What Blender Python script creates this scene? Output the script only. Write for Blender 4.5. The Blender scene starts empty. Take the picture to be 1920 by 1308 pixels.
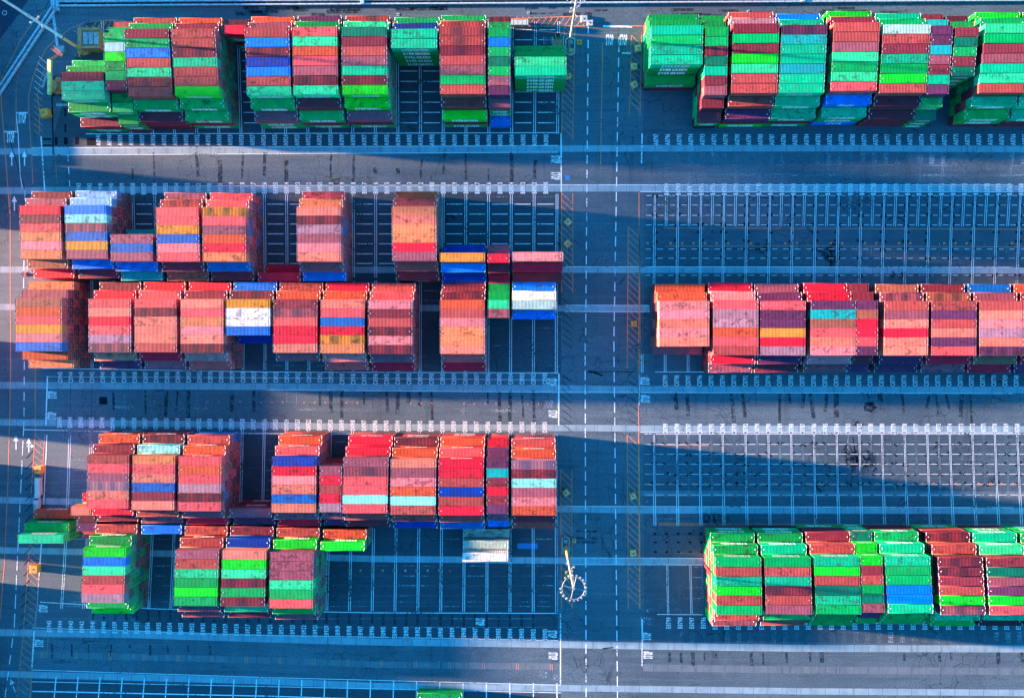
import bpy, bmesh, math, random, re
import numpy as np
from mathutils import Matrix, Vector

R = math.radians
random.seed(7)
sc = bpy.context.scene

# ------------------------------------------------------------------ camera, sky, sun, exposure
CAM_H, F_PX = 229.0, 1500.0            # height above the yard, focal length in photo pixels (1920 wide)
NX, NY = 985.0, 620.0                  # where the photo shows the point straight below the drone
_dx, _dy = (960 - NX) / F_PX, -(654 - NY) / F_PX
_F = Vector((_dx, _dy, -1)).normalized()
_Rt = _F.cross(Vector((0, 1, 0))).normalized()
_Up = _Rt.cross(_F)
cam_data = bpy.data.cameras.new('camera')
cam = bpy.data.objects.new('camera', cam_data)
sc.collection.objects.link(cam)
cam.matrix_world = Matrix(((_Rt.x, _Up.x, -_F.x, 0), (_Rt.y, _Up.y, -_F.y, 0), (_Rt.z, _Up.z, -_F.z, CAM_H), (0, 0, 0, 1)))
cam_data.sensor_width = 36.0
cam_data.lens = F_PX / 1920 * 36
cam_data.clip_end = 3000
sc.camera = cam

SUN_EL, SUN_SLOPE = 5.5, 0.105         # degrees above horizon; light runs +x and a little -y
_az = math.atan(SUN_SLOPE)
_sd = Vector((math.cos(_az) * math.cos(R(SUN_EL)), -math.sin(_az) * math.cos(R(SUN_EL)), -math.sin(R(SUN_EL))))
world = bpy.data.worlds.new('World'); sc.world = world; world.use_nodes = True
wn = world.node_tree.nodes; wl = world.node_tree.links
sky = wn.new('ShaderNodeTexSky'); sky.sky_type = 'NISHITA'; sky.sun_disc = False
sky.sun_elevation = R(SUN_EL)
sky.sun_rotation = math.atan2(-_sd.x, -_sd.y)
sky.air_density = 1.0; sky.dust_density = 0.1; sky.ozone_density = 6.0
tint = wn.new('ShaderNodeMix'); tint.data_type = 'RGBA'; tint.blend_type = 'MULTIPLY'; tint.inputs[0].default_value = 1.0
tint.inputs[7].default_value = (.55, 1.22, .93, 1)      # deep blue-hour sky of the photograph's grading
wl.new(sky.outputs[0], tint.inputs[6]); wl.new(tint.outputs[2], wn['Background'].inputs[0])
wn['Background'].inputs[1].default_value = 0.12
sun_d = bpy.data.lights.new('sun', 'SUN'); sun_d.energy = 5.0; sun_d.angle = R(0.9); sun_d.color = (1.0, 0.60, 0.36)
sun = bpy.data.objects.new('sun', sun_d); sc.collection.objects.link(sun)
sun.rotation_euler = _sd.to_track_quat('-Z', 'Y').to_euler()
sc.view_settings.view_transform = 'Standard'; sc.view_settings.look = 'None'
sc.view_settings.gamma = 1.0; sc.view_settings.use_curve_mapping = False
sc.view_settings.exposure = 3.7

# ------------------------------------------------------------------ helpers
COL = sc.collection
def G(px, py, z=0.0):
    """photo pixel -> point of the yard at height z"""
    d = _Rt * ((px - 960) / F_PX) + _Up * (-(py - 654) / F_PX) + _F
    t = (z - CAM_H) / d.z
    return Vector((d.x * t, d.y * t, z))

def s2l(c):
    return tuple(((v / 255) / 12.92 if v / 255 <= .04045 else ((v / 255 + .055) / 1.055) ** 2.4) for v in c)

class MB:
    def __init__(s): s.v = []; s.f = []; s.m = []
    def quad(s, a, b, c, d, m=0):
        n = len(s.v); s.v += [tuple(a), tuple(b), tuple(c), tuple(d)]; s.f.append((n, n+1, n+2, n+3)); s.m.append(m)
    def poly(s, pts, m=0):
        n = len(s.v); s.v += [tuple(p) for p in pts]; s.f.append(tuple(range(n, n+len(pts)))); s.m.append(m)
    def box(s, x0, y0, z0, x1, y1, z1, m=0):
        n = len(s.v)
        s.v += [(x0,y0,z0),(x1,y0,z0),(x1,y1,z0),(x0,y1,z0),(x0,y0,z1),(x1,y0,z1),(x1,y1,z1),(x0,y1,z1)]
        for f in ((0,3,2,1),(4,5,6,7),(0,1,5,4),(1,2,6,5),(2,3,7,6),(3,0,4,7)):
            s.f.append(tuple(n+i for i in f)); s.m.append(m)
    def bar(s, a, b, r, k=8, r2=None, m=0, caps=True):
        a = Vector(a); b = Vector(b); d = (b-a).normalized(); r2 = r if r2 is None else r2
        u = d.orthogonal().normalized(); w = d.cross(u); n = len(s.v)
        for p, rr in ((a, r), (b, r2)):
            for i in range(k):
                t = 2*math.pi*i/k + math.pi/k
                s.v.append(tuple(p + (u*math.cos(t) + w*math.sin(t))*rr))
        for i in range(k):
            j = (i+1) % k
            s.f.append((n+i, n+j, n+k+j, n+k+i)); s.m.append(m)
        if caps:
            s.f.append(tuple(n+i for i in reversed(range(k)))); s.m.append(m)
            s.f.append(tuple(n+k+i for i in range(k))); s.m.append(m)
    def ring(s, c, rad, r, k=32, kk=6, m=0):
        c = Vector(c); n = len(s.v)
        for i in range(k):
            t = 2*math.pi*i/k
            for j in range(kk):
                q = 2*math.pi*j/kk
                rr = rad + r*math.cos(q)
                s.v.append((c.x+rr*math.cos(t), c.y+rr*math.sin(t), c.z+r*math.sin(q)))
        for i in range(k):
            for j in range(kk):
                a = n+i*kk+j; b = n+i*kk+(j+1)%kk; i2 = (i+1)%k
                s.f.append((a, n+i2*kk+j, n+i2*kk+(j+1)%kk, b)); s.m.append(m)
    def ribbon(s, pts, w, z, m=0):
        """flat band of width w (metres) along world points"""
        P = [Vector((p[0], p[1])) for p in pts]
        n = len(s.v); k = len(P)
        for i, p in enumerate(P):
            d = (P[min(i+1, k-1)] - P[max(i-1, 0)]).normalized()
            o = Vector((-d.y, d.x)) * w/2
            s.v += [(p.x-o.x, p.y-o.y, z), (p.x+o.x, p.y+o.y, z)]
        for i in range(k-1):
            s.f.append((n+2*i, n+2*i+2, n+2*i+3, n+2*i+1)); s.m.append(m)
    def mesh(s, name, mats):
        me = bpy.data.meshes.new(name); me.from_pydata(s.v, [], s.f)
        for m in (mats if isinstance(mats, (list, tuple)) else [mats]): me.materials.append(m)
        if any(s.m): me.polygons.foreach_set('material_index', s.m)
        me.update(); return me
    def build(s, name, mats, parent=None, loc=(0, 0, 0)):
        o = bpy.data.objects.new(name, s.mesh(name, mats)); COL.objects.link(o)
        o.location = loc
        if parent: o.parent = parent
        return o

def thing(name, label, cat, loc=(0, 0, 0), rz=0, group=None):
    o = bpy.data.objects.new(name, None); COL.objects.link(o)
    o.empty_display_size = .3
    o.location = loc; o.rotation_euler = (0, 0, rz); o['label'] = label; o['category'] = cat
    if group: o['group'] = group
    return o
def structure(o):
    o['kind'] = 'structure'; return o

# ------------------------------------------------------------------ materials
def new_mat(name):
    m = bpy.data.materials.new(name); m.use_nodes = True
    nt = m.node_tree; return m, nt.nodes, nt.links, nt.nodes['Principled BSDF']
def N(n, t, **kw):
    o = n.new(t)
    for k, v in kw.items(): setattr(o, k, v)
    return o
def math_n(n, l, op, a, b=None, clamp=False):
    o = n.new('ShaderNodeMath'); o.operation = op; o.use_clamp = clamp
    for i, x in enumerate((a, b)):
        if x is None: continue
        if isinstance(x, (int, float)): o.inputs[i].default_value = x
        else: l.new(x, o.inputs[i])
    return o.outputs[0]
def mixc(n, l, fac, a, b, mode='MIX'):
    o = n.new('ShaderNodeMix'); o.data_type = 'RGBA'; o.blend_type = mode
    for sock, x in ((o.inputs[0], fac), (o.inputs[6], a), (o.inputs[7], b)):
        if isinstance(x, (int, float)): sock.default_value = x
        elif isinstance(x, tuple): sock.default_value = (*x[:3], 1)
        else: l.new(x, sock)
    return o.outputs[2]
def noise(n, l, vec, scale, detail=3, rough=.55, dist=0):
    o = n.new('ShaderNodeTexNoise'); o.inputs['Scale'].default_value = scale
    o.inputs['Detail'].default_value = detail; o.inputs['Roughness'].default_value = rough
    o.inputs['Distortion'].default_value = dist
    if vec is not None: l.new(vec, o.inputs['Vector'])
    return o.outputs['Fac']
def ramp(n, l, fac, lo, hi):
    o = n.new('ShaderNodeMapRange'); o.interpolation_type = 'SMOOTHSTEP'
    o.inputs[1].default_value = lo; o.inputs[2].default_value = hi
    l.new(fac, o.inputs[0]); return o.outputs[0]
def scaled(n, l, vec, s):
    o = n.new('ShaderNodeVectorMath'); o.operation = 'MULTIPLY'; l.new(vec, o.inputs[0]); o.inputs[1].default_value = s
    return o.outputs[0]

def container_paint(name, baked):
    m, n, l, b = new_mat(name)
    geo = N(n, 'ShaderNodeNewGeometry')
    if baked:
        a = N(n, 'ShaderNodeAttribute', attribute_name='paint'); base = a.outputs['Color']; stripe = a.outputs['Alpha']
        seed = N(n, 'ShaderNodeAttribute', attribute_name='seed').outputs['Fac']
    else:
        a = N(n, 'ShaderNodeObjectInfo'); base = a.outputs['Color']; stripe = a.outputs['Alpha']; seed = a.outputs['Random']
    off = N(n, 'ShaderNodeCombineXYZ')
    l.new(math_n(n, l, 'MULTIPLY', seed, 91.0), off.inputs[0]); l.new(math_n(n, l, 'MULTIPLY', seed, 57.0), off.inputs[1])
    add = N(n, 'ShaderNodeVectorMath', operation='ADD'); l.new(geo.outputs['Position'], add.inputs[0]); l.new(off.outputs[0], add.inputs[1])
    pos = add.outputs[0]
    sd2 = math_n(n, l, 'FRACT', math_n(n, l, 'MULTIPLY', seed, 17.3))
    # sun-bleached and grimy areas
    c = mixc(n, l, ramp(n, l, noise(n, l, scaled(n, l, pos, (.35, .35, .35)), 1.0, 4), .38, .75), base,
             scaled(n, l, base, (1.28, 1.28, 1.28)))
    # streaks running across the roof and down the sides
    st = noise(n, l, scaled(n, l, pos, (1.25, .16, .13)), 1.0, 5, .68)
    c = mixc(n, l, math_n(n, l, 'MULTIPLY', ramp(n, l, st, .56, .8), math_n(n, l, 'ADD', .03, math_n(n, l, 'MULTIPLY', math_n(n, l, 'MULTIPLY', sd2, sd2), .5))), c, scaled(n, l, c, (1.55, 1.5, 1.5)))
    c = mixc(n, l, math_n(n, l, 'MULTIPLY', ramp(n, l, st, .44, .24), math_n(n, l, 'ADD', .2, math_n(n, l, 'MULTIPLY', sd2, .4))), c, mixc(n, l, .62, c, (.03, .018, .02)))
    # dark blotches of rust and standing-water dirt
    bl = noise(n, l, scaled(n, l, pos, (.55, .8, .8)), 1.0, 6, .68, .6)
    thr = math_n(n, l, 'ADD', bl, math_n(n, l, 'MULTIPLY', math_n(n, l, 'SUBTRACT', sd2, .5), .11))
    c = mixc(n, l, math_n(n, l, 'MULTIPLY', ramp(n, l, thr, .565, .635), .75), c, mixc(n, l, .25, (.03, .015, .016), c))
    sd3 = math_n(n, l, 'FRACT', math_n(n, l, 'MULTIPLY', seed, 71.7))
    dirt = noise(n, l, scaled(n, l, pos, (.5, .5, .5)), 1.0, 6, .75)
    c = mixc(n, l, math_n(n, l, 'MULTIPLY', ramp(n, l, dirt, .42, .62), math_n(n, l, 'MULTIPLY', sd3, .30)), c, mixc(n, l, .6, c, (.06, .035, .04)))
    # ribbed roofs: worn ridges and grimy troughs, a rib every 0.36 m
    sx = N(n, 'ShaderNodeSeparateXYZ'); l.new(geo.outputs['Position'], sx.inputs[0])
    wv = math_n(n, l, 'SINE', math_n(n, l, 'MULTIPLY', sx.outputs[0], 2*math.pi/.40))
    wv = math_n(n, l, 'MULTIPLY', ramp(n, l, wv, -.3, .6), stripe)
    c = mixc(n, l, wv, c, mixc(n, l, .80, c, (.03, .012, .02)))
    l.new(c, b.inputs['Base Color'])
    b.inputs['Roughness'].default_value = .55
    b.inputs['Specular IOR Level'].default_value = .05
    return m
def simple(name, col, rough=.6, metal=0, var=.25, sc_=1.2):
    m, n, l, b = new_mat(name)
    geo = N(n, 'ShaderNodeNewGeometry')
    f = noise(n, l, geo.outputs['Position'], sc_, 5, .6)
    c = mixc(n, l, ramp(n, l, f, .4, .72), col, tuple(v*(1-var*2) for v in col))
    l.new(c, b.inputs['Base Color']); b.inputs['Roughness'].default_value = rough; b.inputs['Metallic'].default_value = metal
    return m
def paint_mat(name, col, wear=.5, scale=1.6):
    """thermoplastic road paint, worn through in places"""
    m, n, l, b = new_mat(name)
    geo = N(n, 'ShaderNodeNewGeometry')
    f = noise(n, l, geo.outputs['Position'], scale, 5, .7)
    f2 = noise(n, l, geo.outputs['Position'], .09, 2, .5)
    k = math_n(n, l, 'ADD', f, math_n(n, l, 'MULTIPLY', math_n(n, l, 'SUBTRACT', f2, .5), .9))
    l.new(mixc(n, l, ramp(n, l, f, .3, .7), col, tuple(v*.72 for v in col)), b.inputs['Base Color'])
    b.inputs['Roughness'].default_value = .7
    tr = N(n, 'ShaderNodeBsdfTransparent'); mx = N(n, 'ShaderNodeMixShader')
    l.new(math_n(n, l, 'SUBTRACT', 1.0, math_n(n, l, 'MULTIPLY', ramp(n, l, k, 1-wear-.12, 1-wear+.12), .9)), mx.inputs[0])
    l.new(tr.outputs[0], mx.inputs[1]); l.new(b.outputs[0], mx.inputs[2]); l.new(mx.outputs[0], n['Material Output'].inputs[0])
    return m
def stain_mat(name, col, dens=.5, scale=1.0):
    m, n, l, b = new_mat(name)
    geo = N(n, 'ShaderNodeNewGeometry')
    f = noise(n, l, geo.outputs['Position'], scale, 6, .7)
    b.inputs['Base Color'].default_value = (*col, 1); b.inputs['Roughness'].default_value = .85; b.inputs['Specular IOR Level'].default_value = .08
    tr = N(n, 'ShaderNodeBsdfTransparent'); mx = N(n, 'ShaderNodeMixShader')
    l.new(math_n(n, l, 'MULTIPLY', ramp(n, l, f, .62-dens*.5, .74-dens*.3), .88), mx.inputs[0])
    l.new(tr.outputs[0], mx.inputs[1]); l.new(b.outputs[0], mx.inputs[2]); l.new(mx.outputs[0], n['Material Output'].inputs[0])
    return m

def asphalt_mat(name, c0, c1, cl):
    m, n, l, b = new_mat(name)
    geo = N(n, 'ShaderNodeNewGeometry'); p = geo.outputs['Position']
    big = noise(n, l, p, .018, 4, .6); mid = noise(n, l, p, .16, 5, .65); fine = noise(n, l, p, 2.2, 4, .7)
    sy = noise(n, l, scaled(n, l, p, (.035, .5, 1)), 1.0, 4, .6)      # wheel tracks along the aisles
    sxx = noise(n, l, scaled(n, l, p, (.42, .03, 1)), 1.0, 3, .6)     # and across them
    c = mixc(n, l, ramp(n, l, big, .35, .66), c0, c1)
    c = mixc(n, l, ramp(n, l, sy, .45, .75), c, mixc(n, l, .5, c, (.012, .03, .055)))
    c = mixc(n, l, ramp(n, l, sxx, .55, .8), c, mixc(n, l, .6, c, (.010, .022, .04)))
    lg = noise(n, l, scaled(n, l, p, (.012, .8, 1)), 1.0, 5, .65)
    c = mixc(n, l, math_n(n, l, 'MULTIPLY', ramp(n, l, lg, .54, .70), .6), c, cl)
    c = mixc(n, l, ramp(n, l, mid, .5, .75), c, mixc(n, l, .5, c, cl))
    c = mixc(n, l, ramp(n, l, fine, .40, .66), c, mixc(n, l, .55, c, (.010, .018, .03)))
    grit = noise(n, l, p, 7.0, 3, .8)
    c = mixc(n, l, ramp(n, l, grit, .5, .72), c, mixc(n, l, .5, c, (.10, .13, .16)))
    sm = noise(n, l, scaled(n, l, p, (.12, .75, 1)), 1.0, 6, .72, .4)
    c = mixc(n, l, math_n(n, l, 'MULTIPLY', ramp(n, l, sm, .58, .70), .7), c, (.012, .022, .036))
    # oil and rubber blotches
    ob = noise(n, l, p, .33, 7, .72, .8)
    c = mixc(n, l, math_n(n, l, 'MULTIPLY', ramp(n, l, ob, .62, .70), .8), c, (.006, .012, .02))
    # alligator cracks in worn areas
    dn = N(n, 'ShaderNodeTexNoise'); dn.inputs['Scale'].default_value = .8; l.new(p, dn.inputs['Vector'])
    wv = N(n, 'ShaderNodeVectorMath', operation='MULTIPLY_ADD'); l.new(dn.outputs['Color'], wv.inputs[0]); wv.inputs[1].default_value = (1.2, 1.2, 0); l.new(p, wv.inputs[2])
    vo = N(n, 'ShaderNodeTexVoronoi', feature='DISTANCE_TO_EDGE'); vo.inputs['Scale'].default_value = .27; l.new(wv.outputs[0], vo.inputs['Vector'])
    cm = math_n(n, l, 'MULTIPLY', ramp(n, l, vo.outputs['Distance'], .022, .010), ramp(n, l, noise(n, l, p, .045, 3), .46, .6))
    c = mixc(n, l, math_n(n, l, 'MULTIPLY', cm, .85), c, (.004, .009, .016))
    l.new(c, b.inputs['Base Color']); b.inputs['Roughness'].default_value = .8; b.inputs['Specular IOR Level'].default_value = .5
    return m
def concrete_mat(name, c0, c1):
    m, n, l, b = new_mat(name)
    geo = N(n, 'ShaderNodeNewGeometry'); p = geo.outputs['Position']
    c = mixc(n, l, ramp(n, l, noise(n, l, p, .22, 5, .65), .35, .7), c0, c1)
    c = mixc(n, l, math_n(n, l, 'MULTIPLY', ramp(n, l, noise(n, l, scaled(n, l, p, (.6, .05, 1)), 1, 4), .55, .75), .6), c, tuple(v*.4 for v in c1))
    c = mixc(n, l, math_n(n, l, 'MULTIPLY', ramp(n, l, noise(n, l, p, .8, 6, .75), .6, .72), .6), c, tuple(v*.25 for v in c1))
    # saw-cut joints every 6 m
    s = N(n, 'ShaderNodeSeparateXYZ'); l.new(p, s.inputs[0])
    fr = math_n(n, l, 'FRACT', math_n(n, l, 'MULTIPLY', s.outputs[0], 1/4.1))
    c = mixc(n, l, math_n(n, l, 'MULTIPLY', math_n(n, l, 'LESS_THAN', fr, .035), .6), c, tuple(v*.2 for v in c1))
    l.new(c, b.inputs['Base Color']); b.inputs['Roughness'].default_value = .8
    return m

M_ASPH = asphalt_mat('asphalt', (.040, .074, .100), (.072, .116, .150), (.105, .138, .162))
M_BAYSHADE = asphalt_mat('shaded_bay_asphalt', (.010, .023, .040), (.021, .042, .066), (.034, .060, .084))  # darker than the road, partly bay shade put into the colour
M_BAY2 = asphalt_mat('mid_bay_asphalt', (.022, .048, .072), (.044, .080, .112), (.07, .10, .13))  # right bays: tone between the road and the left bays
M_STRIP = concrete_mat('pale_concrete', (.20, .28, .32), (.14, .21, .255))
M_STRIP2 = concrete_mat('worn_concrete', (.10, .125, .145), (.07, .095, .12))
M_WHITE = paint_mat('white_paint', (.72, .76, .80), .36)
M_FAINT = paint_mat('faded_white_paint', (.36, .42, .47), .62, 2.4)
M_YELL = paint_mat('yellow_paint', (1.0, .25, .08), .34)
M_BLACK = stain_mat('black_tape', (.006, .009, .014), .95, 1.5)
M_STAIN = stain_mat('rubber_stain', (.020, .033, .048), .5, .7)
M_OIL = stain_mat('oil_stain', (.006, .009, .014), .30, .8)
M_BOX = container_paint('container_paint', False)
M_BAKE = container_paint('stacked_container_paint', True)
M_STEEL = simple('casting_steel', (.17, .16, .165), .7)
M_MARK = simple('white_marking', (.50, .52, .53), .6, 0, .1)
M_BARS = simple('galvanised_bars', (.42, .36, .36), .5)
M_YBLK = simple('yellow_concrete', (.95, .28, .04), .85)
M_TBLK = simple('tan_concrete', (.92, .36, .15), .85)
M_GBLK = simple('grey_concrete', (.36, .37, .40), .85)
M_HOLE = simple('dark_recess', (.015, .015, .018), .9)
M_MAST = simple('mast_white', (.27, .25, .22), .45, 0, .12)
M_MASTB = simple('mast_grey_blue', (.28, .47, .60), .45, 0, .12)
M_MASTY = simple('mast_cream', (.62, .32, .11), .5, 0, .2)
M_LAMP = simple('lamp_housing', (.26, .28, .31), .5, 0, .2)
M_GUARD = simple('guard_galvanised', (.42, .46, .42), .55)
M_OLIVE = simple('olive_machine', (.30, .27, .12), .6)
M_CREAM = simple('cream_panel', (.40, .20, .10), .8)
M_LOUV = simple('grey_louvre', (.24, .29, .35), .6)
M_ORNG = simple('lift_orange', (.62, .17, .07), .5)
M_LIFTY = simple('lift_yellow', (.70, .50, .18), .5)
M_MARO = simple('basket_maroon', (.22, .06, .08), .6)
M_TYRE = simple('tyre_rubber', (.015, .015, .016), .9)
M_WHV = simple('white_body', (.46, .43, .39), .4, 0, .08)
M_GLASS = simple('dark_glass', (.02, .05, .16), .15, 0, .1)
M_RAIL = simple('barrier_concrete', (.36, .46, .55), .8)
M_CABLE = simple('black_cable', (.012, .010, .014), .8)

# ------------------------------------------------------------------ slot columns of the yard, fitted to the painted slot numbers
def polyfit(rows, du, dv):
    A = []; b = []
    for u, v, x in rows:
        A.append([(u/40)**i * (v/1000)**j for i in range(du+1) for j in range(dv+1)]); b.append(x)
    c = np.linalg.lstsq(np.array(A), np.array(b), rcond=None)[0]
    return lambda u, v: float(sum(c[i*(dv+1)+j]*(u/40)**i*(v/1000)**j for i in range(du+1) for j in range(dv+1)))
_L = [(41,255,183.6),(26,255,493.5),(14,255,746),(1,255,1023.4),(45,710,112.5),(38,710,252.6),(28,710,455),(16,710,704.7),(2,710,999.2),
      (45,1170,93),(26,1170,485),(15,1170,719.2),(1,1170,1021.5),(38,360,250),(28,360,453.4),(18,360,662.9),(10,360,831),(4,360,959.4),
      (39,800,232),(28,800,453.5),(18,800,661.2),(6,800,914.5),(2,800,1000)]
_Rr = [(0,255,1252),(17,255,1621.5),(30,255,1900),(0,355,1249.5),(17,355,1614.4),(0,710,1247.9),(12,710,1503.7),(14,710,1547),(31,710,1905),
       (0,1165,1253.2),(3,1165,1319),(12,1180,1515.8),(30,1180,1910.6),(0,800,1247),(14,800,1546.1),(18,800,1633.6)]
colL = polyfit(_L, 2, 2); colR = polyfit(_Rr, 2, 2)

# ------------------------------------------------------------------ ground
g = MB(); g.quad((-900, -800, 0), (900, -800, 0), (900, 800, 0), (-900, 800, 0))
structure(g.build('ground', M_ASPH))
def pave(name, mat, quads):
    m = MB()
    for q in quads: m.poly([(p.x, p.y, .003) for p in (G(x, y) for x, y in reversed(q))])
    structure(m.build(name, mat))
pave('shaded_bay_pavement', M_BAYSHADE, [[(160,40),(1050,32),(1052,272),(95,274)], [(95,364),(1052,360),(1052,700),(92,692)],
                             [(200,813),(1046,816),(1046,1198),(300,1186),(150,1100)], [(60,1272),(500,1285),(1052,1298),(1050,1330),(60,1330)]])  # dark sheets carry part of the shade between the stacks
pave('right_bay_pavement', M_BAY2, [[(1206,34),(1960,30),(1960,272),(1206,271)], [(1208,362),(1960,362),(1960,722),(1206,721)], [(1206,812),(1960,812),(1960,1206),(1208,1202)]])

def gp(pts): return [G(x, y) for x, y in pts]
strips = MB(); strips2 = MB()
def strip(mb, pts, hw):               # centre line in photo pixels, half width in pixels
    n = len(mb.v); P = []
    for i in range(len(pts)-1):
        (x0, y0), (x1, y1) = pts[i], pts[i+1]
        k = max(1, int(abs(x1-x0)//60))
        P += [(x0+(x1-x0)*t/k, y0+(y1-y0)*t/k) for t in range(k)]
    P.append(pts[-1])
    for x, y in P:
        a = G(x, y-hw); b = G(x, y+hw)
        mb.v += [(a.x, a.y, .006), (b.x, b.y, .006)]
    for i in range(len(P)-1):
        mb.f.append((n+2*i, n+2*i+1, n+2*i+3, n+2*i+2)); mb.m.append(0)
strip(strips, [(-60,285),(0,284),(500,282),(1000,279),(1220,278.3),(1600,278),(2000,280)], 6)
strip(strips, [(-60,358),(0,357.5),(360,355),(700,353.7),(1100,353),(1600,353),(2000,354)], 6.2)
strip(strips, [(-60,506),(0,505.5),(600,506),(1100,505.5),(1200,506),(2000,507)], 5.8)
strip(strips, [(-60,575),(0,575.3),(700,577),(1100,578),(1218,578.5)], 5.8)
strip(strips, [(-60,721),(0,722),(500,724.5),(1000,728),(1200,730),(2000,731)], 6.3)
strip(strips, [(-60,790),(0,791.5),(300,794),(500,797),(700,800.5),(1100,802),(1200,803),(2000,804.5)], 6)
strip(strips, [(-60,935),(0,937),(250,943),(800,950),(1100,954.5),(1200,956),(2000,957)], 6)
strip(strips2, [(1198,925),(1500,925.5),(2000,926)], 5.5)
strip(strips, [(-60,1029),(0,1031),(300,1037),(700,1047),(1100,1051),(1200,1052),(2000,1053.5)], 6)
strip(strips, [(-60,1181),(0,1185),(250,1189),(500,1197),(700,1202.5),(1000,1206.5),(1220,1210.5),(1500,1214.5),(2000,1216)], 6.5)
strip(strips2, [(60,1226),(500,1237),(700,1245),(1050,1249)], 6); strip(strips2, [(1206,1251),(1500,1255),(2000,1258.5)], 6.5)
strip(strips, [(-60,1258),(0,1262.5),(250,1269),(500,1276),(700,1285),(1220,1291),(1500,1295),(2000,1298.5)], 6)
structure(strips.build('concrete_runway', M_STRIP)); structure(strips2.build('worn_concrete_runway', M_STRIP2))

W = MB(); FW = MB(); TX = MB(); Y = MB(); K = MB(); ST = MB(); OIL = MB()
ZP, ZS = .014, .010
def line(mb, pts, w, z=ZP):
    P = []
    for i in range(len(pts)-1):
        (x0, y0), (x1, y1) = pts[i], pts[i+1]
        k = max(1, int(max(abs(x1-x0), abs(y1-y0))//80))
        P += [(x0+(x1-x0)*t/k, y0+(y1-y0)*t/k) for t in range(k)]
    P.append(pts[-1]); mb.ribbon(gp(P), w, z)
def dash(mb, x0, y0, x1, y1, on, off, w, ph=0, z=ZP):
    L = math.hypot(x1-x0, y1-y0); t = ph
    while t < L:
        a, b = max(t, 0)/L, min(t+on, L)/L
        if b > a: mb.ribbon(gp([(x0+(x1-x0)*a, y0+(y1-y0)*a), (x0+(x1-x0)*b, y0+(y1-y0)*b)]), w, z)
        t += on+off

# letters cut from the built-in font, cached one by one
_glyph = {}
def glyph(ch, bold=.006):
    if (ch, bold) not in _glyph:
        cu = bpy.data.curves.new('letter', 'FONT'); cu.body = ch; cu.resolution_u = 2; cu.offset = bold; cu.fill_mode = 'FRONT'
        o = bpy.data.objects.new('letter', cu); COL.objects.link(o)
        dg = bpy.context.evaluated_depsgraph_get(); me = bpy.data.meshes.new_from_object(o.evaluated_get(dg))
        vs = [(v.co.x, v.co.y) for v in me.vertices]; fs = [tuple(p.vertices) for p in me.polygons]
        bpy.data.objects.remove(o); bpy.data.curves.remove(cu); bpy.data.meshes.remove(me)
        if vs:
            x0 = min(v[0] for v in vs); x1 = max(v[0] for v in vs)
            _glyph[(ch, bold)] = ([(x-x0, y) for x, y in vs], fs, x1-x0)
        else: _glyph[(ch, bold)] = ([], [], .25)
    return _glyph[(ch, bold)]
def word(s, bold=.006):
    vs = []; fs = []; x = 0
    for ch in s:
        v, f, w = glyph(ch, bold); n = len(vs)
        vs += [(a+x, b) for a, b in v]; fs += [tuple(n+i for i in p) for p in f]; x += w+.14
    x -= .14
    return [(a/x, b/.70) for a, b in vs], fs          # unit wide, unit cap height
def text(mb, s, px, py, wid, hgt, ang, z=ZP, bold=.018):
    if s == 'STOP': bold = .036
    """words painted on the ground, centred on a photo pixel"""
    vs, fs = word(s, bold); c = G(px, py); n = len(mb.v); ca, sa = math.cos(R(ang)), math.sin(R(ang))
    for x, y in vs:
        u, v = (x-.5)*wid, (y-.5)*hgt
        mb.v.append((c.x+u*ca-v*sa, c.y+u*sa+v*ca, z))
    for p in fs: mb.f.append(tuple(n+i for i in p)); mb.m.append(0)

# slot numbers
for n in range(1, 42): text(TX, 'A09%02d' % n, colL(n, 263), 263, 3.07, 1.34, 90)
for n in range(1, 44): text(TX, 'B09%02d' % n, colL(n, 354), 352.5 if n < 30 else 354, 3.18, 1.34, 90)
for n in range(1, 46): text(TX, 'C09%02d' % n, colL(n, 710), 707+(n < 20)*3.5, 3.07, 1.34, 90)
for n in range(1, 46): text(TX, 'D09%02d' % n, colL(n, 800), 801-n*.22, 2.97, 1.34, 90)
for n in range(1, 46): text(TX, 'E09%02d' % n, colL(n, 1180), 1190-n*.37, 3.29, 1.34, 90)
for i in range(-1, 32):
    text(TX, 'A07%02d' % (96-i), colR(i, 262), 262, 3.07, 1.34, 90)
    text(FW, 'B08%02d' % (45-i), colR(i, 297), 297, 3.07, 1.34, 90)
    if i >= 0:
        text(TX, 'B07%02d' % (99-i), colR(i, 354), 355, 3.18, 1.34, 90)
        text(TX, 'C07%02d' % (99-i), colR(i, 713), 713.5, 3.07, 1.34, 90)
        text(TX, 'D07%02d' % (99-i), colR(i, 804), 804, 3.07, 1.34, 90)
        text(TX, 'E07%02d' % (99-i), colR(i, 1167), 1167 if i < 4 else 1169, 3.18, 1.34, 90)
        text(FW, 'E08%02d' % (44-i), colR(i, 1192), 1194, 3.07, 1.34, 90)
# STOP legends
for x, y in ((1143,75),(1169,75),(42,221),(20,257)): text(TX, 'STOP', x, y, 2.1, 2.9, 0)
for x, y in ((1042,299),(1042,330),(1035,716),(1037,776),(1036,1188),(1037,1229),(900,1165)): text(TX, 'STOP', x, y, 2.1, 2.5, -90)
for x, y in ((1029,757),(1018,1263),(901,1246),(1046,1270)): text(FW, 'STOP', x, y, 2.1, 2.4, -90)
for x, y in ((1209,714),(1210,747),(1212,1192),(1215,1227),(98,740),(97,779),(73,1205),(81,1140)): text(TX, 'STOP', x, y, 2.1, 2.5, 90)
for x, y in ((1213,1163),(1215,258),(1227,297),(1221,992),(90,298),(93,340),(78,866),(1207,660)): text(FW, 'STOP', x, y, 2.1, 2.4, 90)
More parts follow.
